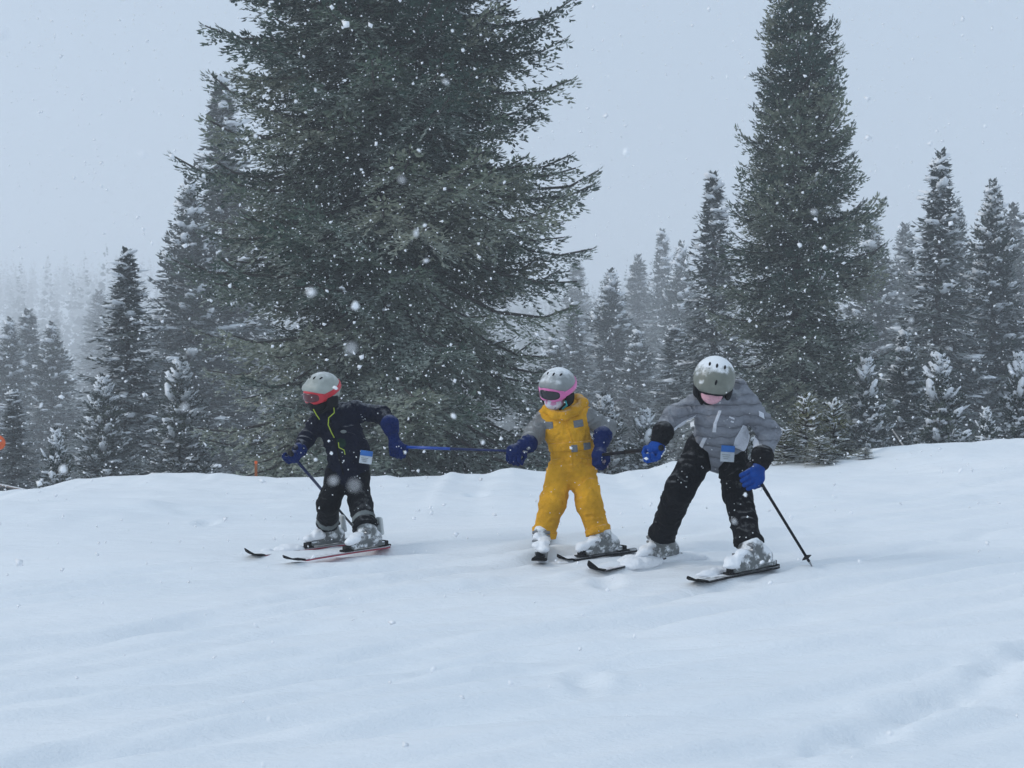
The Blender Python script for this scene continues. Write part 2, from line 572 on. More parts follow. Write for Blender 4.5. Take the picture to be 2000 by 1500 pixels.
def fir(seed, H, rad, z0=0.3, whorl=0.4, per=6, plo=-30, phi=35, upturn=32, sl=0.15, sw=0.055, bsp=0.10, ssp=0.062, lmax=0.8,
        cut=None, core=0, zj=0.26, sv=0.05, sub=1, skip=0.0, snow=0.0, trunk_r=None, inner=0.18, snow_size=1.0, rough=1.0):
    """returns crown mesh, trunk mesh, snow mesh (or None) of one fir H metres tall; rad(h) is its reach at height h"""
    r = np.random.default_rng(seed)
    Bs, Ds, Us, Ls, Ws, Ts = [], [], [], [], [], []
    limb = MB()
    sc, st, ss = [], [], []
    h = z0
    az0 = r.random() * 6.28
    while h < H * 0.985:
        fr = h / H
        npr = max(3, int(round(per * (1 - 0.35 * fr))))
        sparse = 1.0 if (cut is None or h < cut) else 1.9
        boughs = []
        for b in range(npr):
            if r.random() < skip: continue
            hb = h + r.uniform(-0.5, 0.5) * whorl
            R = rad(hb)
            if R < 0.05: continue
            gap = r.random()
            L = R * (r.uniform(0.86, 1.06) if gap > 0.40 else r.uniform(0.50, 0.88)) * (1 + 0.12 * rough * (r.random() - 0.4))
            az = az0 + 2 * math.pi * (b + r.uniform(-0.3, 0.3)) / npr
            pit = math.radians(plo + (phi - plo) * fr ** 1.1 + r.normal(0, 7))
            bt0 = r.random()
            for k_ in range(sub):                # a bough is one or several limbs close together
                if k_ == 0: boughs.append((hb, L, az, pit, bt0))
                else: boughs.append((hb + r.normal(0, sv), L * r.uniform(0.62, 0.98), az + r.normal(0, 0.19), pit + math.radians(r.normal(0, 6)), bt0))
        for (hb, L, az, pit, bt0) in boughs:
            up = math.radians(upturn * r.uniform(0.6, 1.3))
            n = 14
            t = np.linspace(0, 1, n)
            pa = pit + up * t ** 2.2 - 0.22 * np.sin(math.pi * t)
            yaw = az + r.normal(0, 0.10) * t
            ds = L / (n - 1) / max(0.5, np.cos(pa).mean())
            dirs = np.stack([np.cos(yaw) * np.cos(pa), np.sin(yaw) * np.cos(pa), np.sin(pa)], -1)
            P = np.concatenate([[[0, 0, hb]], [[0, 0, hb]] + np.cumsum(dirs[:-1] * ds, 0)])
            Lr = ds * (n - 1)
            limb.tube([P[i] for i in (0, 4, 8, 11, 13)], [0.010 + 0.011 * L * q for q in (1, 0.75, 0.5, 0.3, 0.1)], 4, caps=False)
            # branchlets, both sides
            m = max(4, int(Lr / (bsp * sparse)))
            tj = np.linspace(inner + 0.1 * r.random(), 0.99, m) + r.normal(0, 0.3 / m, m)
            tj = np.clip(tj, 0.05, 0.995)
            side = np.where(np.arange(m) % 2 == 0, 1.0, -1.0)
            k = tj * (n - 1); k0 = np.minimum(k.astype(int), n - 2); kf = (k - k0)[:, None]
            Bp = P[k0] * (1 - kf) + P[k0 + 1] * kf
            T = dirs[k0]
            S = np.stack([-np.sin(yaw[k0]), np.cos(yaw[k0]), np.zeros(m)], -1)
            ang = np.radians(r.uniform(42, 66, m))[:, None]
            lj = np.minimum(lmax * 1.05, 0.10 + 0.52 * (1 - tj) * Lr) * smooth(0.0, 0.35, tj) * r.uniform(0.65, 1.15, m) + 0.05
            Dj = T * np.cos(ang) + S * side[:, None] * np.sin(ang)
            Dj[:, 2] += r.normal(-0.14, zj, m)
            Dj /= np.linalg.norm(Dj, axis=1, keepdims=True)
            N = np.cross(T, S); N /= np.linalg.norm(N, axis=1, keepdims=True)
            # shoots on each branchlet
            q = max(2, int(math.ceil(lj.max() / (ssp * sparse))))
            sk = (np.arange(q) + 0.5) * (ssp * sparse)
            s = sk[None] + r.normal(0, 0.012, (m, q))
            ok = s < lj[:, None]
            s = np.clip(s, 0, None)
            pos = Bp[:, None] + Dj[:, None] * s[..., None]
            pos[..., 2] -= 0.26 * s ** 2 / np.maximum(lj[:, None], 0.1)
            sgn = np.where(np.arange(q) % 2 == 0, 1.0, -1.0)[None, :, None]
            lat = np.cross(Dj, N)
            a2 = np.radians(r.uniform(25, 60, (m, q)))[..., None]
            Dk = Dj[:, None] * np.cos(a2) + lat[:, None] * sgn * np.sin(a2) + r.normal(0.08, 0.24, (m, q, 1)) * N[:, None]
            Dk[..., 2] -= 0.05
            Bs.append(pos[ok]); Ds.append(Dk[ok]); Us.append((np.broadcast_to(N[:, None], Dk.shape) + r.normal(0, 0.35, Dk.shape))[ok])
            nn = int(ok.sum())
            tip = np.clip(tj[:, None] * 0.6 + s / np.maximum(lj[:, None], 0.1) * 0.25, 0, 1)[ok]
            bt = bt0 ** 1.6 * 0.75
            sp = float(np.clip((H - hb) / (0.22 * H), 0.45, 1))
            Ls.append(sp * sl * math.sqrt(sparse) * r.uniform(0.7, 1.3, nn)); Ws.append(sp * sw * sparse * r.uniform(0.75, 1.25, nn))
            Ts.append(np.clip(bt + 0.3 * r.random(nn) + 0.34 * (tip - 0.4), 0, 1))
            # tips of the branchlets and of the bough
            endp = Bp + Dj * lj[:, None]
            endp[:, 2] -= 0.26 * lj
            Bs.append(np.concatenate([endp, P[-1:], P[-2:-1]])); Ds.append(np.concatenate([Dj, dirs[-1:], dirs[-1:]])); Us.append(np.concatenate([N, N[-1:], N[-1:]]))
            Ls.append(np.full(m + 2, sl * 1.1 * sp)); Ws.append(np.full(m + 2, sw * sp)); Ts.append(np.clip(bt + 0.3 * r.random(m + 2), 0, 1))
            # snow lying along the bough
            if snow > 0 and r.random() < snow:
                cnt = r.integers(2, 8)
                for c_ in range(cnt):
                    tt = r.uniform(0.45, 0.98)
                    i0 = min(int(tt * (n - 1)), n - 2)
                    off = S[0] * r.normal(0, 0.10) * L * 0.5
                    sc.append(P[i0] + off + np.array([0, 0, 0.03])); st.append(dirs[i0])
                    e = r.uniform(0.5, 1.35) * snow_size
                    ss.append((0.21 * e * r.uniform(0.6, 1.4), 0.09 * e * r.uniform(0.6, 1.5), 0.055 * e))
        h += whorl * (1 - 0.45 * fr) * r.uniform(0.8, 1.2)
        az0 += 2.4
    # needles close about the stem
    nc = int(core * H)
    if nc:
        hc_ = z0 + (H * 0.97 - z0) * r.random(nc); a = r.random(nc) * 6.28
        rc = np.array([rad(q) for q in hc_]) * r.uniform(0.05, 0.5, nc)
        Bs.append(np.stack([rc * np.cos(a), rc * np.sin(a), hc_ - 0.35 * rc], -1)); Ds.append(np.stack([np.cos(a), np.sin(a), r.normal(-0.25, 0.4, nc)], -1))
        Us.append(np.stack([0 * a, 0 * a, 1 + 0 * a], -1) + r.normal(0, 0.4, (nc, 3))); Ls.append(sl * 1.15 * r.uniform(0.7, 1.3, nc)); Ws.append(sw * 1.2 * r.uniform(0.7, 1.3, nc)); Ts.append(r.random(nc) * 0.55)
    # leader shoots at the top
    topz = np.linspace(H * 0.955, H, 24)
    a = r.random(24) * 6.28
    Bs.append(np.stack([0 * topz, 0 * topz, topz], -1)); dd = np.stack([np.cos(a) * 0.7, np.sin(a) * 0.7, np.full(24, 0.8)], -1)
    Ds.append(dd); Us.append(np.tile([0, 0, 1.0], (24, 1)) + 0.01); Ls.append(np.full(24, sl)); Ws.append(np.full(24, sw)); Ts.append(r.random(24) * 0.6)
    B = np.concatenate(Bs); Dv = np.concatenate(Ds); U = np.concatenate(Us); L = np.concatenate(Ls); W = np.concatenate(Ws); T = np.concatenate(Ts)
    Dv /= np.linalg.norm(Dv, axis=1, keepdims=True) + 1e-9
    crown = shoot_mesh('crown', B, Dv, U, L, W, T)
    tr = trunk_r or 0.013 * H + 0.02
    limb.tube([(0, 0, -0.6), (0, 0, 0.0), (0.01, 0.01, H * 0.3), (0, 0, H * 0.6), (0, 0, H * 0.86), (0, 0, H)], [tr * 1.3, tr, tr * 0.8, tr * 0.45, tr * 0.18, 0.008], 12)
    tm = bpy.data.meshes.new('trunk')
    tm.from_pydata([tuple(v) for v in limb.v], [], limb.f)
    tm.polygons.foreach_set('use_smooth', [True] * len(tm.polygons))
    sm = blob_mesh('branch_snow', np.array(sc), np.array(st), np.array(ss), r) if sc else None
    return dict(H=H, crown=crown, trunk=tm, snow=sm, n=len(B))


def place_fir(kit, loc, sxy, sz, rz, mat, label, cat='fir tree', group='snowy firs beyond the crest', name='fir_tree'):
    o = empty(name, loc, rz, label, cat, group)
    o.scale = (sxy, sxy, sz)
    for nm, m in (('trunk', MAT['bark']), ('crown', mat), ('branch_snow', MAT['soft'])):
        me = kit['snow'] if nm == 'branch_snow' else kit[nm]
        if me is None: continue
        if not me.materials: me.materials.append(m)
        c = obj(nm, me, None, o)
        if nm != 'trunk': c['kind'] = 'stuff'
    return o


def interp(hs, rs):
    return lambda h: float(np.interp(h, hs, rs))


# the tall broad fir behind the skiers
BY = 29.0
bx = (757 - 1000) / F * BY
bz = gz(bx, BY)
big = fir(21, 27.0, interp([0, 2.2, 4.3, 6.5, 8.2, 9.6, 11.8, 14, 19, 24, 27], [3.6, 3.8, 3.75, 3.75, 3.95, 3.95, 3.35, 2.9, 2.0, 0.8, 0.05]),
          z0=0.9, whorl=0.42, per=7, plo=-36, phi=40, upturn=48, sl=0.135, sw=0.066, bsp=0.076, ssp=0.050, lmax=0.72, cut=12.2, zj=0.22, sv=0.13, sub=3, skip=0.04,
          snow=0.30, snow_size=0.42, inner=0.18, rough=0.9)
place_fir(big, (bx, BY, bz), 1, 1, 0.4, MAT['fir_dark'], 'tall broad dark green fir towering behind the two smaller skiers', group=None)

# the narrower pointed fir at the right
RY = 36.0
rx = (1560 - 1000) / F * RY
rz_ = gz(rx, RY)
Hr = (750 + 165) / F * RY - rz_
tall = fir(33, Hr, lambda h: float(np.interp((h + rz_), [-4.5, -1, 1, 3, 5, 7, 9, 10.4, Hr + rz_], [1.95, 2.05, 2.05, 2.0, 1.48, 1.02, 0.72, 0.48, 0.03])),
           z0=0.8, whorl=0.38, per=7, zj=0.22, sv=0.12, sub=3, skip=0.04, rough=1.2, plo=-26, phi=40, upturn=44, sl=0.14, sw=0.068, bsp=0.075, ssp=0.05, lmax=0.55, snow=0.25, snow_size=0.5, inner=0.1)
place_fir(tall, (rx, RY, rz_), 1, 1, 1.0, MAT['fir_dark'], 'tall pointed dark fir behind the skier in the grey jacket', group=None)

# kinds of firs further back
KIT = {}
cone = lambda H, R, k=0.8: (lambda h: R * max(0.0, (1 - h / H)) ** k * (0.55 + 0.45 * min(1, h / (0.12 * H))) + 0.02)
KIT['full'] = fir(51, 12.0, cone(12, 2.5, 0.95), whorl=0.40, per=9, plo=-28, phi=40, sl=0.24, sw=0.125, bsp=0.11, ssp=0.085, lmax=0.6, snow=0.48, snow_size=1.35, inner=0.08, core=110)
KIT['open'] = fir(52, 12.0, cone(12, 2.3, 1.02), whorl=0.50, per=7, plo=-34, phi=25, sl=0.24, sw=0.115, bsp=0.11, ssp=0.085, lmax=0.5, snow=0.45, snow_size=1.3, inner=0.06, core=170)
KIT['slim'] = fir(53, 12.0, cone(12, 1.6, 0.9), whorl=0.38, per=7, plo=-32, phi=35, sl=0.24, sw=0.13, bsp=0.12, ssp=0.09, lmax=0.4, snow=0.34, snow_size=1.0, inner=0.05, core=110)
KIT['laden'] = fir(54, 5.0, cone(5, 1.5, 0.85), z0=0.15, whorl=0.24, per=9, plo=-28, phi=40, sl=0.135, sw=0.072, bsp=0.075, ssp=0.056, lmax=0.45, snow=0.85, snow_size=0.80, inner=0.06, core=160)
KIT['young'] = fir(55, 1.0, cone(1, 0.33, 0.8), z0=0.03, whorl=0.11, per=6, plo=0, phi=45, upturn=18, sl=0.060, sw=0.024, bsp=0.036, ssp=0.030, lmax=0.13, snow=0.7, snow_size=0.30, trunk_r=0.012)

WID = {'full': 2.0, 'open': 1.75, 'slim': 1.2, 'laden': 1.3, 'young': 0.28}
#        px   top    Y   half-width px, kind, label
FIRS = [
    (18, 622, 95, 62, 'full', 'leftmost misty grey fir cut by the picture edge'),
    (52, 606, 110, 52, 'slim', 'misty slim fir with its tip just above the leftmost fir'),
    (106, 630, 90, 66, 'full', 'misty snow-dusted fir with a broad base left of the dark left-hand fir'),
    (193, 568, 230, 46, 'slim', 'thin faint fir spire rising behind the misty firs on the left'),
    (254, 490, 42, 100, 'open', 'dark ragged fir with snow pads, standing free left of the broad fir'),
    (376, 352, 62, 100, 'full', 'tall pale snow-laden fir half hidden by the left edge of the broad fir'),
    (452, 150, 66, 118, 'open', 'tallest hazy fir peeping out behind the upper left of the broad fir'),
    (350, 705, 33, 78, 'laden', 'low snow-laden fir tucked against the foot of the broad fir'),
    (112, 838, 27, 52, 'laden', 'small dark snowy fir low at the crest below the misty firs'),
    (28, 760, 44, 62, 'open', 'short grey fir beside the orange marker at the picture edge'),
    (205, 735, 36, 68, 'laden', 'squat snowy fir in front of the dark ragged fir'),
    (1190, 528, 92, 78, 'full', 'mid-height frosted fir with a pointed top above the yellow-suited skier'),
    (1128, 510, 190, 46, 'slim', 'faint spire of a fir just right of the broad fir'),
    (1122, 590, 88, 58, 'open', 'frosted fir with drooping boughs between the broad fir and the pointed frosted fir'),
    (1252, 500, 170, 48, 'slim', 'leftmost faint spire of the hazy cluster in the gap'),
    (1293, 450, 165, 58, 'open', 'highest fir of the hazy cluster in the gap between the two tall firs'),
    (1328, 476, 130, 66, 'full', 'snow-dusted fir on the right of the hazy cluster in the gap'),
    (1084, 655, 75, 66, 'full', 'frosted fir behind the shoulder of the yellow-suited skier'),
    (1046, 720, 42, 62, 'open', 'short frosted fir at the right foot of the broad fir'),
    (1246, 640, 85, 70, 'full', 'frosted fir low in the gap above the stretched ski pole'),
    (1318, 640, 62, 82, 'open', 'frosted fir with layered boughs behind the grey-jacketed skier'),
    (1176, 772, 34, 72, 'laden', 'squat snow-laden fir right behind the head of the yellow-suited skier'),
    (1262, 800, 30, 66, 'laden', 'squat snow-laden fir behind the ski pole between the two larger skiers'),
    (1396, 340, 54, 90, 'open', 'tall sparse snowy fir hugging the left side of the pointed dark fir'),
    (1703, 422, 85, 82, 'full', 'hazy fir showing at the right shoulder of the pointed dark fir'),
    (1770, 440, 125, 56, 'slim', 'faint slim fir between the pointed dark fir and the tall right-hand firs'),
    (1825, 298, 50, 98, 'open', 'tallest fir of the right-hand stand with stacked snowy boughs'),
    (1874, 394, 80, 66, 'full', 'grey fir leaning behind the tallest fir of the right-hand stand'),
    (1940, 355, 52, 84, 'full', 'second tallest fir of the right-hand stand with a tufted top'),
    (1990, 402, 100, 66, 'slim', 'hazy fir at the right picture edge behind the tufted fir'),
    (1765, 640, 40, 74, 'full', 'dark fir low between the pointed dark fir and the snow-piled fir'),
    (1850, 690, 27, 84, 'laden', 'snow-piled dark fir standing at the crest on the right'),
    (1930, 610, 56, 72, 'open', 'grey fir rising behind the small snow-capped fir'),
    (1990, 690, 30, 66, 'laden', 'snowy fir cut by the right picture edge at the crest'),
    (1690, 700, 34, 66, 'laden', 'dark fir at the right foot of the pointed dark fir'),
    (1932, 795, 21, 38, 'laden', 'small snow-capped fir nearly buried at the crest'),
    (1448, 760, 30, 66, 'laden', 'snowy fir behind the shoulder of the grey-jacketed skier'),
]
r = np.random.default_rng(77)
for (x, ty, Y, hw, kind, lab) in FIRS:
    X = (x - 1000) / F * Y
    z0 = gz(X, Y) if Y < 160 else max(gz(X, min(Y, 169.0)), float(hill_z(np.array([X]), np.array([Y]))[0]))
    Ht = (750 - ty) / F * Y - z0
    kit = KIT[kind]
    sxy = hw * 1.42 / F * Y / WID[kind]
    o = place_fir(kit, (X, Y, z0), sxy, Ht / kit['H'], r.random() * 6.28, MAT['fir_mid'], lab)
    o.rotation_euler = (r.normal(0, 0.012), r.normal(0, 0.012), o.rotation_euler[2])

YOUNG = [
    (1574, 770, 14.6, 38, 'young yellow-green fir, the tallest sapling on the crest by the grey-jacketed skier'),
    (1628, 778, 14.7, 37, 'young yellow-green fir, right-hand neighbour of the tallest sapling'),
    (1532, 835, 14.5, 36, 'snow-heaped young fir beside the elbow of the grey-jacketed skier'),
    (1600, 850, 14.2, 30, 'low young fir in front of the two taller saplings'),
    (1690, 872, 14.3, 17, 'tiny fir sprig standing alone on the snow right of the saplings'),
]
for (x, ty, Y, hw, lab) in YOUNG:
    X = (x - 1000) / F * Y
    z0 = gz(X, Y)
    Ht = max(0.12, (750 - ty) / F * Y - z0)
    place_fir(KIT['young'], (X, Y, z0 - 0.01), hw / F * Y / WID['young'], Ht, r.random() * 6.28, MAT['fir_pale'], lab, 'sapling', 'fir saplings on the crest', 'fir_sapling')

# the far wood on the hillside: one mass
bv_, bf_ = [], []
Bs, Ds, Us, Ls, Ws, Ts = [], [], [], [], [], []
spots = []
for _ in range(2100):
    Y = 165 + 140 * r.random() if _ < 480 else 340 + 700 * r.random()
    spots.append((r.uniform(-0.56, 0.56) * Y, Y, r.uniform(15, 27) if Y > 330 else r.uniform(8, 13)))
for (x, ty, Y) in ((40, 505, 480), (95, 490, 520), (165, 487, 460), (207, 472, 440), (140, 515, 500), (1225, 505, 380), (1205, 525, 300), (1150, 560, 330), (1360, 500, 400), (1750, 520, 350)):
    X = (x - 1000) / F * Y
    spots.append((X, Y, (750 - ty) / F * Y - float(hill_z(np.array([X]), np.array([Y]))[0])))
for (X, Y, Ht) in spots:
    z0 = float(hill_z(np.array([X]), np.array([Y]))[0])
    n = 110 if Y < 320 else 80
    q = np.sort(r.random(n)) ** 1.05
    a = r.random(n) * 6.28
    R = (1 - q) ** 0.85 * Ht * 0.16 + 0.12
    Bs.append(np.stack([X + 0 * a, Y + 0 * a, z0 + 0.4 + q * (Ht - 0.6)], -1))
    Ds.append(np.stack([np.cos(a), np.sin(a), -0.35 + 0.7 * q], -1)); Us.append(r.normal(0, 1, (n, 3)) + np.array([0, 0, 0.3]))
    Ls.append(R * r.uniform(0.8, 1.15, n)); Ws.append(0.65 * R + 0.22); Ts.append(r.random(n))
Dv = np.concatenate(Ds); Dv /= np.linalg.norm(Dv, axis=1, keepdims=True)
fo = obj('distant_forest', shoot_mesh('distant_forest', np.concatenate(Bs), Dv, np.concatenate(Us), np.concatenate(Ls), np.concatenate(Ws), np.concatenate(Ts)), MAT['fir_far'])
tag(fo, 'far conifer wood fading into the snowfall on the hillside', None, None, 'stuff')


# ------------------------------------------------------------------ people: soft bodies and clothes from distance fields
def surface_nets(f, org, h):
    nx, ny, nz = f.shape
    ins = f < 0
    c = [ins[dx:nx - 1 + dx, dy:ny - 1 + dy, dz:nz - 1 + dz] for dx in (0, 1) for dy in (0, 1) for dz in (0, 1)]
    s = sum(q.astype(np.int8) for q in c)
    act = (s > 0) & (s < 8)
    idx = np.argwhere(act)
    if not len(idx): return np.zeros((0, 3)), np.zeros((0, 4), int)
    cv = np.stack([f[idx[:, 0] + dx, idx[:, 1] + dy, idx[:, 2] + dz] for dx in (0, 1) for dy in (0, 1) for dz in (0, 1)], 1)
    co = np.array([(dx, dy, dz) for dx in (0, 1) for dy in (0, 1) for dz in (0, 1)], float)
    acc = np.zeros((len(idx), 3)); cnt = np.zeros(len(idx))
    for i in range(8):
        for j in range(i + 1, 8):
            if np.abs(co[i] - co[j]).sum() != 1: continue
            a, b = cv[:, i], cv[:, j]
            m = (a < 0) != (b < 0)
            t = np.where(m, a / np.where(m, a - b, 1), 0)
            acc += np.where(m[:, None], co[i] + t[:, None] * (co[j] - co[i]), 0); cnt += m
    v = org + h * (idx + acc / cnt[:, None])
    num = np.full(act.shape, -1); num[act] = np.arange(len(idx))
    qs = []
    for ax in range(3):
        sl0 = [slice(None)] * 3; sl1 = [slice(None)] * 3
        sl0[ax] = slice(0, -1); sl1[ax] = slice(1, None)
        A, B = ins[tuple(sl0)], ins[tuple(sl1)]
        e = np.argwhere(A != B)
        o1, o2 = [(1, 2), (2, 0), (0, 1)][ax]
        e = e[(e[:, o1] > 0) & (e[:, o2] > 0) & (e[:, o1] < f.shape[o1] - 1) & (e[:, o2] < f.shape[o2] - 1)]
        fl = A[e[:, 0], e[:, 1], e[:, 2]]
        def cell(a, b):
            k = e.copy(); k[:, o1] -= a; k[:, o2] -= b
            return num[k[:, 0], k[:, 1], k[:, 2]]
        q = np.stack([cell(1, 1), cell(0, 1), cell(0, 0), cell(1, 0)], 1)
        q = np.where(fl[:, None], q, q[:, ::-1])
        qs.append(q)
    q = np.concatenate(qs)
    return v, q[(q >= 0).all(1)]


class Field:
    def __init__(s):
        s.p = []

    def cone(s, a, b, ra, rb, k=0.02, flat=None, wr=None):
        a, b = np.asarray(a, float), np.asarray(b, float)
        m = max(ra, rb) + 0.07
        s.p.append(('u', np.minimum(a, b) - m, np.maximum(a, b) + m, k, ('cone', a, b, ra, rb, flat, wr)))
        return s

    def chain(s, pts, rad, k=0.025, flat=None, wr=None):
        for i in range(len(pts) - 1):
            s.cone(pts[i], pts[i + 1], rad[i], rad[i + 1], k, flat, wr)
        return s

    def ell(s, c, M, semi, k=0.015, op='u'):
        """ellipsoid; M's columns are its axes"""
        c = np.asarray(c, float)
        m = max(semi) + 0.06
        s.p.append((op, c - m, c + m, k, ('ell', c, np.asarray(M, float), np.asarray(semi, float))))
        return s

    def box(s, c, M, half, rnd=0.005, k=0.006, op='u'):
        c = np.asarray(c, float)
        m = float(np.linalg.norm(half)) + 0.06
        s.p.append((op, c - m, c + m, k, ('box', c, np.asarray(M, float), np.asarray(half, float), rnd)))
        return s

    def bounds(s):
        u = [q for q in s.p if q[0] == 'u']
        return np.min([q[1] for q in u], 0) + 0.04, np.max([q[2] for q in u], 0) - 0.04

    @staticmethod
    def d(prm, P):
        if prm[0] == 'cone':
            _, a, b, ra, rb, flat, wr = prm
            ab = b - a; L2 = ab @ ab + 1e-12
            t = np.clip(((P - a) @ ab) / L2, 0, 1)
            v = P - (a + t[..., None] * ab)
            if flat is not None:
                nrm, fs = flat
                v = v + (v @ nrm)[..., None] * nrm * (1 / fs - 1)
            d = np.linalg.norm(v, axis=-1) - (ra + (rb - ra) * t)
            if wr is not None:
                amp, lam, seed = wr
                al = (P @ (ab / math.sqrt(L2)))
                nz = noise3(P[..., 0] / 0.075 + seed, P[..., 1] / 0.075 + 3 * seed, P[..., 2] / 0.075 + 5)
                n2 = noise3(P[..., 0] / 0.05 + 9 + seed, P[..., 1] / 0.05, P[..., 2] / 0.05 + seed)
                d = d + amp * (np.abs(np.sin(math.pi * al / lam + 3.6 * nz + seed)) - 0.6) * (0.5 + 1.2 * n2)
            return d
        if prm[0] == 'ell':
            _, c, M, se = prm
            q = (P - c) @ M
            k0 = np.linalg.norm(q / se, axis=-1); k1 = np.linalg.norm(q / se ** 2, axis=-1) + 1e-9
            return k0 * (k0 - 1) / k1
        _, c, M, hf, rd = prm
        q = np.abs((P - c) @ M) - (hf - rd)
        return np.linalg.norm(np.maximum(q, 0), axis=-1) + np.minimum(q.max(-1), 0) - rd

    def grid(s, lo, hi, h):
        n = np.ceil((hi - lo) / h).astype(int) + 2
        ax = [lo[i] + h * np.arange(n[i]) for i in range(3)]
        f = np.full(n, 0.12)
        for op, a, b, k, prm in s.p:
            i0 = np.clip(np.floor((a - lo) / h).astype(int), 0, n); i1 = np.clip(np.ceil((b - lo) / h).astype(int) + 1, 0, n)
            if (i1 <= i0).any(): continue
            sl = tuple(slice(i0[i], i1[i]) for i in range(3))
            P = np.stack(np.meshgrid(ax[0][sl[0]], ax[1][sl[1]], ax[2][sl[2]], indexing='ij'), -1)
            d = Field.d(prm, P)
            g0 = f[sl]
            if op == 'u':
                hh = np.clip(k - np.abs(g0 - d), 0, None) / k
                f[sl] = np.minimum(g0, d) - hh * hh * k * 0.25
            elif op == 's':
                f[sl] = np.maximum(g0, -d)
            else:
                f[sl] = np.maximum(g0, d)
        return f, ax

    def mesh(s, name, mat, parent=None, h=0.0065, region=None, off=0.0, shell=None, bounds=None, wave=0.0):
        lo, hi = bounds if bounds is not None else s.bounds()
        lo, hi = np.asarray(lo, float), np.asarray(hi, float)
        f, ax = s.grid(lo, hi, h)
        f = f - off
        if wave or shell or region:
            P = np.stack(np.meshgrid(*ax, indexing='ij'), -1)
        if wave:
            f = f + wave * noise3(P[..., 0] / 0.03, P[..., 1] / 0.03, P[..., 2] / 0.03)
        if shell:
            f = np.maximum(f, -(f + shell))
        if region is not None:
            f = np.maximum(f, region(P))
        for a in range(3):                       # close the mesh at the box
            sl = [slice(None)] * 3
            for e in (0, -1):
                sl[a] = e; f[tuple(sl)] = np.maximum(f[tuple(sl)], h * 0.5)
        v, q = surface_nets(f, lo, h)
        return obj(name, mesh_np(name, v, q), mat, parent)


def poly_region(pts, D, ymax=None, ymin=None):
    """inside a convex outline given in photograph pixels at depth D, in front of ymax"""
    w = np.array([px(x, y, D) for x, y in pts])[:, [0, 2]]
    area = sum(w[i, 0] * w[(i + 1) % len(w), 1] - w[(i + 1) % len(w), 0] * w[i, 1] for i in range(len(w)))
    if area < 0: w = w[::-1]
    def reg(P):
        d = None
        for i in range(len(w)):
            e = w[(i + 1) % len(w)] - w[i]; e = e / np.linalg.norm(e)
            k = (P[..., 0] - w[i, 0]) * e[1] - (P[..., 2] - w[i, 1]) * e[0]
            d = k if d is None else np.maximum(d, k)
        if ymax is not None: d = np.maximum(d, P[..., 1] - ymax)
        if ymin is not None: d = np.maximum(d, ymin - P[..., 1])
        return d
    lo = np.array([w[:, 0].min() - 0.02, D - 0.4, w[:, 1].min() - 0.02]); hi = np.array([w[:, 0].max() + 0.02, (ymax if ymax else D + 0.35) + 0.02, w[:, 1].max() + 0.02])
    return reg, (lo, hi)


def slab(a, b):
    """between two points of a limb axis"""
    a, b = np.asarray(a), np.asarray(b)
    n = (b - a) / np.linalg.norm(b - a)
    return lambda P: np.maximum((P - b) @ n, (a - P) @ n)


def frame(yaw, pitch, roll):
    """head axes as columns (side, face, crown): yaw 0 faces the camera, + turns towards the left of the picture; pitch + looks down"""
    M = Matrix.Rotation(math.radians(180 - yaw), 3, 'Z') @ Matrix.Rotation(math.radians(-pitch), 3, 'X') @ Matrix.Rotation(math.radians(roll), 3, 'Y')
    return np.array(M)


def hem_cut(legs):
    """opens the trouser legs flat at their hems"""
    es = []
    for lg in legs:
        a, b = np.asarray(lg[-2][0]), np.asarray(lg[-1][0])
        n = (b - a) / np.linalg.norm(b - a) + np.array((0, 0, -0.5)); es.append((b, n / np.linalg.norm(n)))
    def reg(P):
        d = None
        for b, n in es:
            k = np.minimum((P - b) @ n, 0.16 - np.linalg.norm(P - b, axis=-1))
            d = k if d is None else np.maximum(d, k)
        return d
    return reg


def longer(leg, e=0.06):
    """the leg carried a little past its hem, to be cut flat there"""
    a, b = np.asarray(leg[-2][0]), np.asarray(leg[-1][0])
    d = (b - a) / np.linalg.norm(b - a)
    return list(leg) + [(b + d * e, leg[-1][1] * 1.03)]


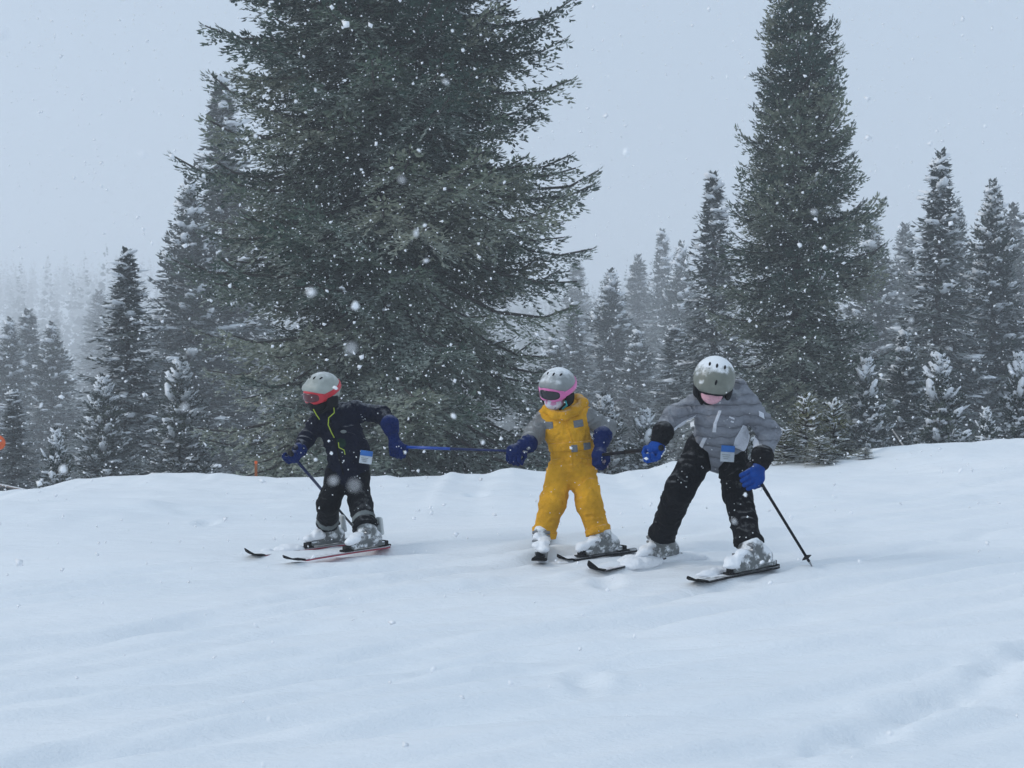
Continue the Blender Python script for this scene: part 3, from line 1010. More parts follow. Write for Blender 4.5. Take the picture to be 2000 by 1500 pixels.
C_ = dict(
    navy=m_cloth('navy_jacket_cloth', (0.0075, 0.0095, 0.022), snow=0.5), black=m_cloth('black_trouser_cloth', (0.006, 0.0065, 0.009), snow=0.35),
    blue=m_cloth('blue_glove_cloth', (0.006, 0.018, 0.095), snow=0.35), blue2=m_cloth('bright_blue_glove_cloth', (0.008, 0.055, 0.27), snow=0.3),
    bglove=m_cloth('black_glove_cloth', (0.008, 0.008, 0.010), snow=0.3),
    yellow=m_cloth('mustard_suit_cloth', (0.72, 0.36, 0.026), var=0.26, snow=0.45), grey=m_cloth('grey_sleeve_cloth', (0.23, 0.235, 0.235), var=0.18, snow=0.8),
    patch=m_cloth('grey_patch_cloth', (0.20, 0.21, 0.22), var=0.1), jacket=m_cloth('grey_jacket_cloth', (0.25, 0.262, 0.295), var=0.12, snow=0.45, quilt=True),
    white=m_cloth('white_panel_cloth', (0.70, 0.72, 0.78), var=0.06), pink=m_cloth('pink_mask_cloth', (0.72, 0.40, 0.46), var=0.1),
    lime=m_hard('lime_cord', (0.34, 0.44, 0.05), 0.8, 0.2), gaiter=m_cloth('reflective_gaiter_cloth', (0.17, 0.19, 0.19), var=0.4),
    helmet=m_hard('helmet_shell_olive', (0.34, 0.365, 0.335), 0.45, 0.4, snow=0.7, lo=0.45, hi=1.25),
    helmet2=m_hard('helmet_shell_grey', (0.26, 0.275, 0.275), 0.45, 0.4, snow=0.9, lo=0.35, hi=1.0, shift=0.04),
    helmet3=m_hard('helmet_shell_khaki', (0.165, 0.175, 0.145), 0.42, 0.5, snow=0.95, lo=0.30, hi=0.72, shift=0.06),
    pad=m_hard('black_padding', (0.008, 0.008, 0.010), 0.8, 0.3), lens=m_hard('dark_lens', (0.012, 0.010, 0.016), 0.12, 0.6),
    gpink=m_hard('pink_goggle_frame', (0.72, 0.17, 0.42), 0.45), gred=m_hard('red_goggle_frame', (0.55, 0.02, 0.035), 0.4),
    redlens=m_hard('red_tinted_lens', (0.09, 0.012, 0.02), 0.12, 0.6),
    boot=m_hard('grey_boot_shell', (0.13, 0.14, 0.14), 0.4, 0.5, snow=0.9, lo=0.05, hi=0.5, caked=0.52), buckle=m_hard('boot_buckle', (0.25, 0.26, 0.27), 0.35, 0.5, metal=0.6),
    clear=m_hard('pale_boot_spoiler', (0.55, 0.58, 0.58), 0.3), skin=m_hard('skin', (0.52, 0.30, 0.22), 0.55),
    skitip=m_hard('ski_tip_black', (0.010, 0.010, 0.011), 0.8, 0.1), emblem=m_cloth('dark_green_print', (0.010, 0.028, 0.020)),
    skiblack=m_hard('ski_black_top', (0.012, 0.012, 0.014), 0.7, 0.15, snow=0.6, lo=0.75, hi=1.1), skired=m_hard('ski_red_edge', (0.30, 0.018, 0.05), 0.4), skiwhite=m_hard('ski_snowy_top', (0.45, 0.42, 0.43), 0.5, snow=0.9, lo=0.7, hi=1.1),
    binding=m_hard('binding_black', (0.012, 0.012, 0.014), 0.6, 0.2), pole=m_hard('pole_black', (0.008, 0.009, 0.013), 0.6, 0.15), poleblue=m_hard('pole_blue', (0.012, 0.06, 0.32), 0.35), polenavy=m_hard('pole_navy', (0.012, 0.022, 0.085), 0.55, 0.25),
    passblue=m_hard('pass_blue', (0.02, 0.13, 0.42), 0.5), passwhite=m_hard('pass_white', (0.50, 0.54, 0.58), 0.5), passpink=m_hard('pass_pink', (0.62, 0.50, 0.55), 0.5), teal=m_hard('teal_strap', (0.03, 0.35, 0.36), 0.6),
    post=m_hard('stake_wood', (0.30, 0.095, 0.035), 0.8), orange=m_hard('marker_orange', (0.75, 0.12, 0.02), 0.5),
)


def m_mask():
    m, nt, b = new_mat('patterned_mask_cloth')
    v = nt.nodes.new('ShaderNodeTexVoronoi')
    v.inputs['Scale'].default_value = 42
    tc = nt.nodes.new('ShaderNodeTexCoord')
    nt.links.new(tc.outputs['Object'], v.inputs['Vector'])
    s = nt.nodes.new('ShaderNodeSeparateColor')
    nt.links.new(v.outputs['Color'], s.inputs[0])
    c = ramp(nt, s.outputs[0], [(0.0, (0.62, 0.60, 0.66)), (0.4, (0.60, 0.26, 0.42)), (0.55, (0.65, 0.62, 0.68)), (0.75, (0.18, 0.17, 0.36)), (0.85, (0.6, 0.55, 0.62))], 'CONSTANT')
    nt.links.new(c, b.inputs['Base Color'])
    b.inputs['Roughness'].default_value = 0.85
    return m


C_['mask'] = m_mask()


def head_kit(person, c, M, s, shell, goggle, lens, mask, goggles=True, balaclava=False, mz=0.0, slots=((-0.048, 0.040), (-0.008, 0.060), (0.036, 0.052))):
    """helmet, goggles and mask on a head centred at c; s scales a 0.22 m wide helmet"""
    c = np.asarray(c, float)
    W = lambda x, y, z: c + M @ (np.array((x, y, z)) * s)
    I = np.array(M)
    # shell
    f = Field()
    f.ell(W(0, -0.010, 0.018), I, np.array((0.109, 0.126, 0.108)) * s)
    f.cone(W(-0.055, 0.088, 0.040), W(0.055, 0.088, 0.040), 0.020 * s, 0.020 * s, 0.03)
    loc = lambda P: (P - c) @ M / s
    def cut(P):
        q = loc(P)
        return np.maximum((0.028 - 0.40 * (0.115 - q[..., 1])) - q[..., 2], -0.078 - q[..., 2]) * s
    hel = f.mesh('helmet', shell, person, h=0.0045, region=cut)
    # liner rim
    fl = Field()
    fl.ell(W(0, -0.010, 0.016), I, np.array((0.101, 0.117, 0.102)) * s)
    fl.mesh('liner', C_['pad'], hel, h=0.006, region=lambda P: np.maximum((0.014 - 0.40 * (0.115 - loc(P)[..., 1])) - loc(P)[..., 2], loc(P)[..., 1] - 0.085) * s)
    # vents
    for (vx, vy) in slots:
        k = 1 - (vx / 0.109) ** 2 - ((vy + 0.010) / 0.126) ** 2
        vz = 0.018 + 0.108 * math.sqrt(max(k, 0.02))
        nrm = np.array((vx / 0.109 ** 2, (vy + 0.01) / 0.126 ** 2, (vz - 0.018) / 0.108 ** 2)); nrm /= np.linalg.norm(nrm)
        fwd = np.array((0, 1.0, 0)) - nrm * nrm[1]; fwd /= np.linalg.norm(fwd)
        sd = np.cross(fwd, nrm)
        fv = Field().ell(W(vx, vy, vz), M @ np.stack([sd, fwd, nrm], 1), np.array((0.0065, 0.015, 0.0045)) * s)
        fv.mesh('vent', C_['pad'], hel, h=0.003)
    for sx in (-1, 1):
        fe = Field().ell(W(sx * 0.082, -0.008, -0.050), I, np.array((0.022, 0.052, 0.062)) * s)
        fe.cone(W(sx * 0.080, 0.02, -0.085), W(sx * 0.045, 0.055, -0.115), 0.010 * s, 0.009 * s, 0.02)
        fe.mesh('ear_pad', C_['pad'], hel, h=0.006)
    # goggles
    fg = Field().ell(W(0, 0.006, -0.008), I, np.array((0.094, 0.112, 0.115)) * s)
    def greg(P, hx=0.088, hz=0.043, zc=-0.012):
        q = loc(P)
        nose = 0.034 - np.hypot(q[..., 0] * 0.9, q[..., 2] + 0.075)
        a = np.maximum(np.abs(q[..., 0]) / hx, 0) ** 3 + (np.abs(q[..., 2] - zc) / hz) ** 3
        return np.maximum(np.maximum((a ** (1 / 3) - 1) * hz, nose), 0.02 - q[..., 1]) * s
    gog = None
    if goggles:
        gog = fg.mesh('goggles', goggle, person, h=0.0042, region=greg, off=0.010 * s)
        fg.mesh('lens', lens, gog, h=0.0042, region=lambda P: greg(P, 0.070, 0.029, -0.010) , off=0.0145 * s)
    fs = Field().ell(W(0, -0.010, 0.018), I, np.array((0.109, 0.126, 0.108)) * s)
    fs.ell(W(0, 0.006, -0.008), I, np.array((0.094, 0.112, 0.115)) * s, 0.01)
    def sreg(P):
        q = loc(P)
        return np.maximum(np.abs(q[..., 2] + 0.008 + 0.28 * (q[..., 1] - 0.06)) - 0.019, q[..., 1] - 0.075) * s
    if goggles: fs.mesh('strap', goggle, gog, h=0.0042, region=sreg, off=0.006 * s, shell=0.010)
    if balaclava:
        fbk = Field().ell(W(0, 0.0, 0.008), I, np.array((0.080, 0.096, 0.104)) * s)
        fbk.cone(W(0, -0.01, -0.03), W(0, 0.0, -0.12), 0.074 * s, 0.066 * s, 0.03)
        fbk.mesh('balaclava', C_['pad'], person, h=0.006)
    # mask over nose and mouth
    fm = Field().ell(W(0, 0.042, -0.075 + mz), I, np.array((0.058, 0.064, 0.052)) * s)
    fm.cone(W(0, 0.092, -0.058 + mz), W(0, 0.087, -0.075 + mz), 0.016 * s, 0.02 * s, 0.02)
    fm.mesh('face_mask', mask, person, h=0.0045)
    return W


def body_mesh(sk, hc, M, s, label, name='person'):
    """the person under the clothes: one continuous body"""
    f = Field()
    I = np.array(M)
    W = lambda x, y, z: hc + M @ (np.array((x, y, z)) * s)
    f.ell(W(0, 0.0, 0.01), I, np.array((0.074, 0.090, 0.098)) * s)
    f.ell(W(0, 0.035, -0.055), I, np.array((0.052, 0.055, 0.058)) * s, 0.03)
    f.cone(W(0, 0.088, -0.01), W(0, 0.10, -0.035), 0.010 * s, 0.013 * s, 0.012)
    for sx in (-1, 1):
        f.ell(W(sx * 0.075, -0.005, -0.015), I, np.array((0.012, 0.02, 0.028)) * s, 0.008)
        f.ell(W(sx * 0.03, 0.088, 0.012), I, np.array((0.012, 0.008, 0.007)) * s, 0.006)
    f.cone(W(0, 0.075, -0.075) + 0, W(0, 0.078, -0.078), 0.012 * s, 0.012 * s, 0.01)
    f.cone(W(0, -0.02, -0.06), sk['neck'], 0.045 * s, 0.045 * s, 0.02)
    T = sk['torso']
    f.chain([sk['neck']] + [p for p, _ in T], [0.05] + [q * 0.8 for _, q in T], 0.04, flat=(np.array((0, 1.0, 0)), 0.7))
    for a in sk['arms']:
        f.chain([p for p, _ in a], [q * 0.72 for _, q in a], 0.03)
        f.cone(T[0][0], a[0][0], 0.07, a[0][1] * 0.7, 0.03)
    for a in sk['legs']:
        f.chain([p for p, _ in a], [q * w for (_, q), w in zip(a, (0.75, 0.62, 0.48))], 0.03)
        f.cone(T[-1][0], a[0][0], 0.08, a[0][1] * 0.75, 0.03)
    o = f.mesh(name, C_['skin'], None, h=0.009)
    return tag(o, label, 'person', 'skiers linked in a line by their poles')


def glove(person, wrist, palm, grip_dir, knuckle_dir, s, mat, cuff_mat=None, cuff_r=0.047, curl=1.0):
    """a gloved hand closed round a pole: grip_dir runs along the pole, knuckle_dir from palm to knuckles"""
    wrist, palm = np.asarray(wrist, float), np.asarray(palm, float)
    g = np.asarray(grip_dir, float); g /= np.linalg.norm(g)
    kd = np.asarray(knuckle_dir, float); kd -= g * (kd @ g); kd /= np.linalg.norm(kd)
    nb = np.cross(g, kd)
    f = Field()
    f.cone(palm - g * 0.018 * s, palm + g * 0.018 * s, 0.027 * s, 0.027 * s, 0.02)
    f.cone(wrist, palm, 0.032 * s, 0.030 * s, 0.03)
    ln = (0.9, 1.05, 1.0, 0.8)
    for i in range(4):                            # four fingers bent round the shaft
        b0 = palm + g * (0.033 - 0.0222 * i) * s + kd * 0.022 * s
        p1 = b0 + kd * 0.026 * s * ln[i] + nb * 0.010 * s
        p2 = p1 + (nb * 0.030 * curl + kd * 0.004) * s * ln[i]
        p3 = p2 + (-kd * 0.024 + nb * 0.006) * s * ln[i]
        f.chain([b0, p1, p2, p3], [0.0112 * s, 0.0105 * s, 0.0100 * s, 0.0092 * s], 0.002)
    t0 = palm + g * 0.026 * s - kd * 0.004 * s
    t1 = t0 + (g * 0.018 + nb * 0.024) * s
    t2 = t1 + (nb * 0.014 + kd * 0.018) * s
    f.chain([t0, t1, t2], [0.0145 * s, 0.013 * s, 0.011 * s], 0.01)
    o = f.mesh('glove', mat, person, h=0.0042)
    d = palm - wrist; d /= np.linalg.norm(d)
    fc = Field().cone(wrist - d * 0.016 * s, wrist + d * 0.014 * s, cuff_r * s, cuff_r * 0.84 * s, 0.01, wr=(0.005, 0.03, 2.0))
    fc.mesh('cuff', cuff_mat or mat, o, h=0.005)
    return o


def boot(person, sole, fwd, s, leg, up=(0, 0, 1), snowy=1.0, spoiler=False):
    """ski boot standing at sole (its middle), toe towards fwd"""
    fwd = np.asarray(fwd, float); fwd /= np.linalg.norm(fwd)
    u = np.asarray(up, float); u = u - fwd * (u @ fwd); u /= np.linalg.norm(u)
    sd = np.cross(fwd, u)
    M = np.stack([fwd, sd, u], 1)
    W = lambda x, y, z: np.asarray(sole) + M @ (np.array((x, y, z)) * s)
    f = Field()
    f.cone(W(-0.085, 0, 0.050), W(0.085, 0, 0.042), 0.046 * s, 0.038 * s, 0.02)
    an = np.asarray(leg[-1][0]); kn = np.asarray(leg[-2][0])
    top = an + (kn - an) / np.linalg.norm(kn - an) * 0.03
    f.cone(W(-0.050, 0, 0.06), top, 0.054 * s, min(0.058 * s, leg[-1][1] * 0.90), 0.03)
    f.cone(W(0.02, 0, 0.07), W(-0.01, 0, 0.12), 0.042 * s, 0.048 * s, 0.03)
    f.box(W(0.0, 0, 0.014), M, np.array((0.138, 0.036, 0.014)) * s, 0.006)
    b = f.mesh('boot', C_['boot'], person, h=0.0055, wave=0.002)
    for (x, z, tl) in ((0.065, 0.075, 0.1), (0.025, 0.098, 0.5), (0.026, 0.122, 0.95)):
        Mx = Matrix(((*[float(v) for v in (M @ np.array((math.cos(tl), 0, math.sin(tl))))],), (*[float(v) for v in sd],), (*[float(v) for v in (M @ np.array((-math.sin(tl), 0, math.cos(tl))))],))).transposed().to_4x4()
        Mx.translation = Vector(W(x, 0.0, z))
        MB().box(Mx, 0.022 * s, 0.112 * s, 0.013 * s).build('buckle', C_['buckle'], b)
    fs = Field()
    r_ = np.random.default_rng(int(abs(sole[0]) * 1000) + 7)
    for i in range(16):
        xq = r_.uniform(-0.03, 0.16)
        fs.ell(W(xq, r_.uniform(-0.03, 0.03), 0.085 - 0.32 * max(0, xq - 0.03) + r_.uniform(-0.012, 0.018)), M, np.array((r_.uniform(0.018, 0.034), r_.uniform(0.015, 0.026), r_.uniform(0.010, 0.018))) * s * snowy, 0.02)
    fs.mesh('clinging_snow', MAT['soft'], b, h=0.005, wave=0.004)
    if spoiler:
        fp = Field().box(W(-0.128, 0, 0.125), M @ np.array(Matrix.Rotation(0.12, 3, 'Y')), np.array((0.013, 0.028, 0.060)) * s, 0.012)
        fp.mesh('spoiler', C_['clear'], b, h=0.005)
    return b


def ski(tip, tail, width, label, top, edge=None, up_lift=0.035, lift=0.012, boot_at=0.55, length=None, sink=0.0):
    """a ski lying on the snow from tip to tail; returns (thing, place of the boot sole, forward)"""
    tip, tail = np.asarray(tip, float), np.asarray(tail, float)
    d = tail - tip; L = length or np.linalg.norm(d); d /= np.linalg.norm(d)
    fl = d.copy(); fl[2] = 0; fl /= np.linalg.norm(fl)
    sd = np.array((-fl[1], fl[0], 0))
    root = empty('ski', tuple(tip + d * L * boot_at), 0, label, 'ski', 'skis on the snow')
    org = tip + d * L * boot_at
    n = 30
    V, Fq, Ve, Fe = [], [], [], []
    th = 0.010
    for i in range(n + 1):
        t = i / n
        p = tip + d * L * t
        gl = gz(p[0], p[1])
        base = tip[2] + (tail[2] - tip[2]) * t * (L / np.linalg.norm(tail - tip)) + lift
        z = base + up_lift * max(0, 1 - t / 0.13) ** 2 + 0.008 * max(0, (t - 0.95) / 0.05)
        z -= sink * max(0, t - boot_at - 0.20 / L) * L
        w = width * (1.0 - 0.28 * math.sin(math.pi * min(1, max(0, (t - 0.1) / 0.85)))) * 0.5
        w *= math.sqrt(max(0.02, 1 - max(0, 1 - t / 0.07) ** 2)) if t < 0.07 else 1.0
        w *= math.sqrt(max(0.05, 1 - max(0, (t - 0.97) / 0.03) ** 2)) if t > 0.97 else 1.0
        q = np.array((p[0], p[1], z)) - org
        for sg, zz in ((-1, th), (1, th), (1, 0.0), (-1, 0.0)):
            V.append(q + sd * w * sg + np.array((0, 0, zz)))
        e = w + 0.0025
        for sg, zz in ((-1, th * 0.6), (1, th * 0.6), (1, -0.002), (-1, -0.002)):
            Ve.append(q + sd * e * sg + np.array((0, 0, zz)))
    for i in range(n):
        for k in range(4):
            a, b = i * 4 + k, i * 4 + (k + 1) % 4
            Fq.append((a, b, b + 4, a + 4))
    caps = [(3, 2, 1, 0), (n * 4, n * 4 + 1, n * 4 + 2, n * 4 + 3)]
    obj('top_sheet', mesh_np('top_sheet', V, [q for q in Fq if min(q) >= 20] + [(23, 22, 21, 20), caps[1]], smooth=False), top, root)
    obj('edge', mesh_np('edge', Ve, [q for q in Fq if min(q) >= 20] + [(23, 22, 21, 20), caps[1]], smooth=False), edge or C_['skiblack'], root)
    mb = MB()
    # the black shovel of the tip
    Vt = [np.array(v) + np.array((0, 0, 0.003 if k % 4 < 2 else 0.006)) for k, v in enumerate(V[:4 * 6])]
    Ft = [q for q in Fq if max(q) < 24]
    obj('tip', mesh_np('tip', Vt, Ft + [(3, 2, 1, 0), (20, 21, 22, 23)], smooth=False), C_['skitip'], root)
    R = Matrix(((-fl[0], sd[0], 0), (-fl[1], sd[1], 0), (0, 0, 1))).to_4x4()
    zt = lift + th
    for nm, x in (('toe_binding', 0.150), ('heel_binding', -0.150))[:2 if L - L * boot_at > 0.16 else 1]:
        b_ = MB()
        for (dx, dz, sx, sy, sz) in ((0, 0.006, 0.07, 0.056, 0.012), (0.004 if x > 0 else -0.006, 0.022, 0.026, 0.046, 0.026), (-0.012 if x > 0 else 0.012, 0.034, 0.024, 0.034, 0.010)):
            Mx = R.copy(); Mx.translation = Vector((-fl[0] * (x + dx), -fl[1] * (x + dx), zt + dz + (-d[2]) * (x + dx)))
            b_.box(Mx, sx, sy, sz)
        b_.build(nm, C_['binding'], root)
    return root, org + np.array((0, 0, lift + th + 0.010)), -d


def pole(a, b, label, grip=None, basket=True, mats=None, grip_len=0.11, r0=0.0100, r1=0.0078, strap=True):
    """ski pole from the grip end a to the tip b"""
    a, b = np.asarray(a, float), np.asarray(b, float)
    root = empty('ski_pole', tuple(a), 0, label, 'ski pole', 'ski poles in the skiers\' hands')
    d = b - a; L = np.linalg.norm(d); d /= L
    A = lambda t: tuple(d * t)
    m1, m2, split = mats
    MB().tube([A(0), A(L * split)], [r0, r0], 10).build('upper_shaft', m1, root)
    MB().tube([A(L * split - 0.01), A(L - 0.03)], [r0 * 0.86, r1], 10).build('lower_shaft', m2, root)
    MB().tube([A(L - 0.04), A(L)], [r1 * 0.9, 0.003], 8).build('tip', C_['buckle'], root)
    if grip is not False:
        MB().tube([A(-grip_len * 0.2), A(-grip_len * 0.12), A(0.0), A(grip_len * 0.4), A(grip_len * 0.85), A(grip_len)], [0.012, 0.018, 0.016, 0.0145, 0.016, 0.010], 10).build('grip', C_['binding'], root)
    if basket:
        p = L - 0.055
        MB().tube([A(p - 0.012), A(p - 0.004), A(p), A(p + 0.006)], [0.010, 0.026, 0.030, 0.012], 14).build('basket', C_['binding'], root)
    return root


# ---------------------------------------------- skis first: they fix where the boots stand
LD, YD, RD = 9.42, 9.0, 8.45
def boot_t(tip, tail, bx):
    """how far along the ski (in metres) the boot at pixel column bx stands"""
    d = (tail - tip) / np.linalg.norm(tail - tip)
    u = (bx - 1000) / F
    return (u * tip[1] - tip[0]) / (d[0] - u * d[1])


def set_ski(tp, tl, bx, length, *a, bt=None, **k):
    tip, tail = hit(*tp), hit(*tl)
    t = bt if bt is not None else boot_t(tip, tail, bx)
    length = length or max(boot_t(tip, tail, tl[0] + 3), t + 0.03)
    return ski(tip, tail, *a, boot_at=t / length, length=length, **k)


sk_la, la_sole, la_f = set_ski((478, 1094), (674, 1067), 640, None, 0.085, 'red-edged ski of the navy-jacketed skier, upper one of the pair', C_['skiwhite'], C_['skired'], up_lift=0.05, sink=0.1)
sk_lb, lb_sole, lb_f = set_ski((553, 1104), (757, 1072), 714, None, 0.085, 'red-edged ski of the navy-jacketed skier, lower one nearer the camera', C_['skiwhite'], C_['skired'], sink=0.1)
sk_yl, yl_sole, yl_f = set_ski((1051, 1110), (1060, 1078), 1056, 1.05, 0.088, 'black ski of the yellow-suited skier pointing straight at the camera', C_['skiblack'], C_['skiblack'], up_lift=0.05, bt=0.34)
sk_yr, yr_sole, yr_f = set_ski((1089, 1102), (1238, 1080), 1176, None, 0.088, 'black ski of the yellow-suited skier turned sideways', C_['skiblack'])
sk_rl, rl_sole, rl_f = set_ski((1150, 1124), (1292, 1094), 1288, None, 0.09, 'half-buried ski of the grey-jacketed skier with only its tip out of the snow', C_['skiwhite'], C_['skiblack'], up_lift=0.06, sink=0.5)
sk_rr, rr_sole, rr_f = set_ski((1344, 1147), (1514, 1112), 1468, None, 0.092, 'black ski of the grey-jacketed skier, nearest to the camera', C_['skiblack'], sink=0.10)
print('SOLES', [(round(float(q[1]), 2), round(1000 + F * q[0] / q[1]), round(750 - F * q[2] / q[1])) for q in (la_sole, lb_sole, yl_sole, yr_sole, rl_sole, rr_sole)])

yy = np.array((0, 1.0, 0))


def P3(D):
    return lambda x, y, dy=0.0: px(x, y, D + dy)


# ---------------------------------------------- navy skier
p = P3(LD)
hc = p(628, 765, -0.04)
HM = frame(38, 14, -6)
legL = [(p(660, 935), 0.078), (p(641, 984, -0.07), 0.070), (np.array((la_sole[0], la_sole[1], la_sole[2] + 0.125)), 0.068)]
legR = [(p(696, 940), 0.078), (p(704, 984, -0.07), 0.072), (np.array((lb_sole[0], lb_sole[1], lb_sole[2] + 0.125)), 0.070)]
armL = [(p(621, 826, -0.02), 0.056), (p(598, 858, -0.06), 0.050), (p(583, 882, -0.16), 0.043)]
armR = [(p(693, 803, 0.02), 0.062), (p(746, 810, 0.0), 0.054), (p(763, 834, -0.10), 0.046)]
tor = [(p(655, 820), 0.105), (p(668, 848), 0.122), (p(682, 885), 0.122), (p(680, 918), 0.115)]
sk = dict(neck=p(640, 806), torso=tor, arms=[armL, armR], legs=[legL, legR])
navy = body_mesh(sk, hc, HM, 0.97, 'child skier in a navy jacket and red goggles, leftmost of the three')
fj = Field()
fj.cone(p(638, 806), p(652, 826), 0.066, 0.09, 0.03, flat=(yy, 0.85))
fj.chain([q for q, _ in tor] + [p(680, 928)], [0.105, 0.124, 0.126, 0.124, 0.122], 0.04, flat=(yy, 0.76), wr=(0.013, 0.075, 1.0))
fj.cone(armL[0][0], armR[0][0], 0.060, 0.066, 0.04)
for a_, sd_ in ((armL, 3.0), (armR, 4.0)):
    fj.chain([q for q, _ in a_], [w for _, w in a_], 0.03, wr=(0.013, 0.05, sd_))
fj.ell(p(668, 800, 0.07), np.eye(3), (0.085, 0.055, 0.05), 0.03)
jk = fj.mesh('jacket', C_['navy'], navy)
ft = Field()
for a_, sd_ in ((legL, 1.3), (legR, 2.3)):
    a_ = longer(a_)
    ft.chain([q for q, _ in a_], [w for _, w in a_], 0.03, wr=(0.012, 0.075, sd_))
ft.cone(p(668, 925), p(690, 925), 0.105, 0.105, 0.04, flat=(yy, 0.8))
tr_ = ft.mesh('trousers', C_['black'], navy, region=hem_cut((legL, legR)))
for a_ in (legL, legR):
    kn, an = a_[1][0], a_[2][0]
    e1 = an + (kn - an) * 0.18; e2 = an + (kn - an) * 0.36
    ft.mesh('gaiter_band', C_['gaiter'], tr_, h=0.005, region=slab(e1, e2), off=0.004, shell=0.012, bounds=(np.minimum(an, kn) - 0.11, np.maximum(an, kn) + 0.11))
head_kit(navy, hc, HM, 0.98, C_['helmet'], C_['gred'], C_['redlens'], C_['pad'], balaclava=True)
# lime cords on the jacket
for pts in ([(612, 799), (618, 810), (624, 819)], [(652, 796), (653, 806), (642, 816), (641, 830), (648, 846), (653, 855)], [(661, 864), (662, 874), (672, 879), (674, 888)]):
    MB().tube([p(x, y, -0.125 - (0.02 if y > 812 else 0)) for x, y in pts], [0.0034] * len(pts), 6).build('drawcord', C_['lime'], jk)
reg, bd = poly_region([(661, 858), (668, 854), (677, 857), (680, 867), (674, 875), (664, 872)], LD, LD)
fj.mesh('printed_emblem', C_['emblem'], jk, h=0.003, region=reg, off=0.003, shell=0.010, bounds=bd)
reg, bd = poly_region([(646, 818), (649, 817), (676, 926), (673, 927)], LD, LD)
fj.mesh('zip_flap', C_['black'], jk, h=0.0035, region=reg, off=0.005, shell=0.012, bounds=bd)
fb = Field().ell(p(671, 843, -0.118), np.eye(3), (0.020, 0.006, 0.011))
fb.mesh('badge', C_['gaiter'], jk, h=0.003)


def pass_card(person, D, c, w, h_, dy, top, low, tilt, extra=None):
    """a printed lift pass hanging from the clothes"""
    q = px(*c, D + dy)
    M = (Matrix.Rotation(math.radians(tilt), 4, 'Y'))
    M.translation = Vector(q)
    root = MB().box(M, w, 0.004, h_).build('lift_pass', low, person)
    M2 = M.copy(); M2.translation = Vector(q) + M.to_3x3() @ Vector((0, -0.0045, h_ * 0.30))
    MB().box(M2, w * 0.99, 0.004, h_ * 0.40).build('printed_band', top, root)
    for k in range(3):
        M3 = M.copy(); M3.translation = Vector(q) + M.to_3x3() @ Vector((-w * 0.1, -0.0035, -h_ * (0.08 + 0.12 * k)))
        MB().box(M3, w * (0.6 - 0.12 * k), 0.002, h_ * 0.03).build('printed_line', C_['gaiter'], root)
    return root


pass_card(navy, LD, (715, 893), 0.078, 0.082, -0.135, C_['passblue'], C_['passwhite'], 8)
boot(navy, la_sole, la_f, 0.95, legL, spoiler=True, snowy=1.35)
boot(navy, lb_sole, lb_f, 0.95, legR, spoiler=True, snowy=1.25)
pole_a = p(785, 873, -0.10)
hand_yl = px(1005, 881, YD - 0.12)
glove(navy, armR[2][0], p(774, 872, -0.11), hand_yl - pole_a, (0.05, -0.3, -1), 1.15, C_['blue'], C_['blue'], cuff_r=0.052)
gl_l = p(574, 893, -0.2)
pl4_tip = hit(700, 1040)
glove(navy, armL[2][0], gl_l, pl4_tip - gl_l, (-0.7, -0.6, -0.2), 1.0, C_['blue'], C_['blue'])

# ---------------------------------------------- yellow skier
p = P3(YD)
hc = p(1088, 758, -0.05)
HM = frame(30, 16, -8)
legL = [(p(1094, 925), 0.084), (p(1079, 985, -0.05), 0.078), (px(1061, 1047, yl_sole[1] + 0.04), 0.064)]
legR = [(p(1138, 925), 0.084), (p(1151, 985, -0.05), 0.077), (px(1170, 1043, yr_sole[1] + 0.02), 0.067)]
armL = [(p(1064, 818), 0.060), (p(1043, 850, -0.02), 0.058), (p(1028, 869, -0.10), 0.046)]
armR = [(p(1144, 813), 0.062), (p(1185, 836, 0.03), 0.056), (p(1176, 857, -0.10), 0.046)]
tor = [(p(1102, 816), 0.118), (p(1105, 838), 0.128), (p(1117, 870), 0.112), (p(1117, 905), 0.130)]
sk = dict(neck=p(1098, 802), torso=tor, arms=[armL, armR], legs=[legL, legR])
yel = body_mesh(sk, hc, HM, 0.97, 'child skier in a mustard yellow snowsuit and pink goggles, in the middle')
fj = Field()
fj.cone(p(1097, 803), p(1100, 818), 0.072, 0.10, 0.03, flat=(yy, 0.85))
fj.chain([q for q, _ in tor[:3]], [0.124, 0.132, 0.116], 0.04, flat=(yy, 0.74), wr=(0.012, 0.07, 1.7))
fj.cone(p(1117, 872), p(1117, 908), 0.118, 0.136, 0.04, flat=(yy, 0.78), wr=(0.011, 0.06, 2.7))
fj.cone(p(1068, 815), p(1140, 811), 0.062, 0.062, 0.04)
for a_, sd_ in ((legL, 3.3), (legR, 4.6)):
    a_ = longer(a_)
    fj.chain([q for q, _ in a_], [w for _, w in a_], 0.03, wr=(0.012, 0.075, sd_))
suit = fj.mesh('snowsuit', C_['yellow'], yel, h=0.006, region=hem_cut((legL, legR)))
for a_, sd_ in ((armL, 5.0), (armR, 6.0)):
    fs_ = Field().chain([q for q, _ in a_], [w for _, w in a_], 0.03, wr=(0.014, 0.05, sd_))
    fs_.mesh('sleeve', C_['grey'], suit, h=0.006)
ring = [p(1068, 799, -0.05), p(1083, 811, -0.10), p(1104, 812, -0.11), p(1124, 802, -0.08), p(1138, 787, -0.01), p(1128, 781, 0.08), (p(1096, 785, 0.11))]
fh = Field().chain(ring + [ring[0]], [0.024, 0.022, 0.024, 0.028, 0.030, 0.034, 0.034, 0.024], 0.03, wr=(0.006, 0.04, 1.0))
fh.mesh('hood', C_['yellow'], suit, h=0.0055)
ymx = YD - 0.02
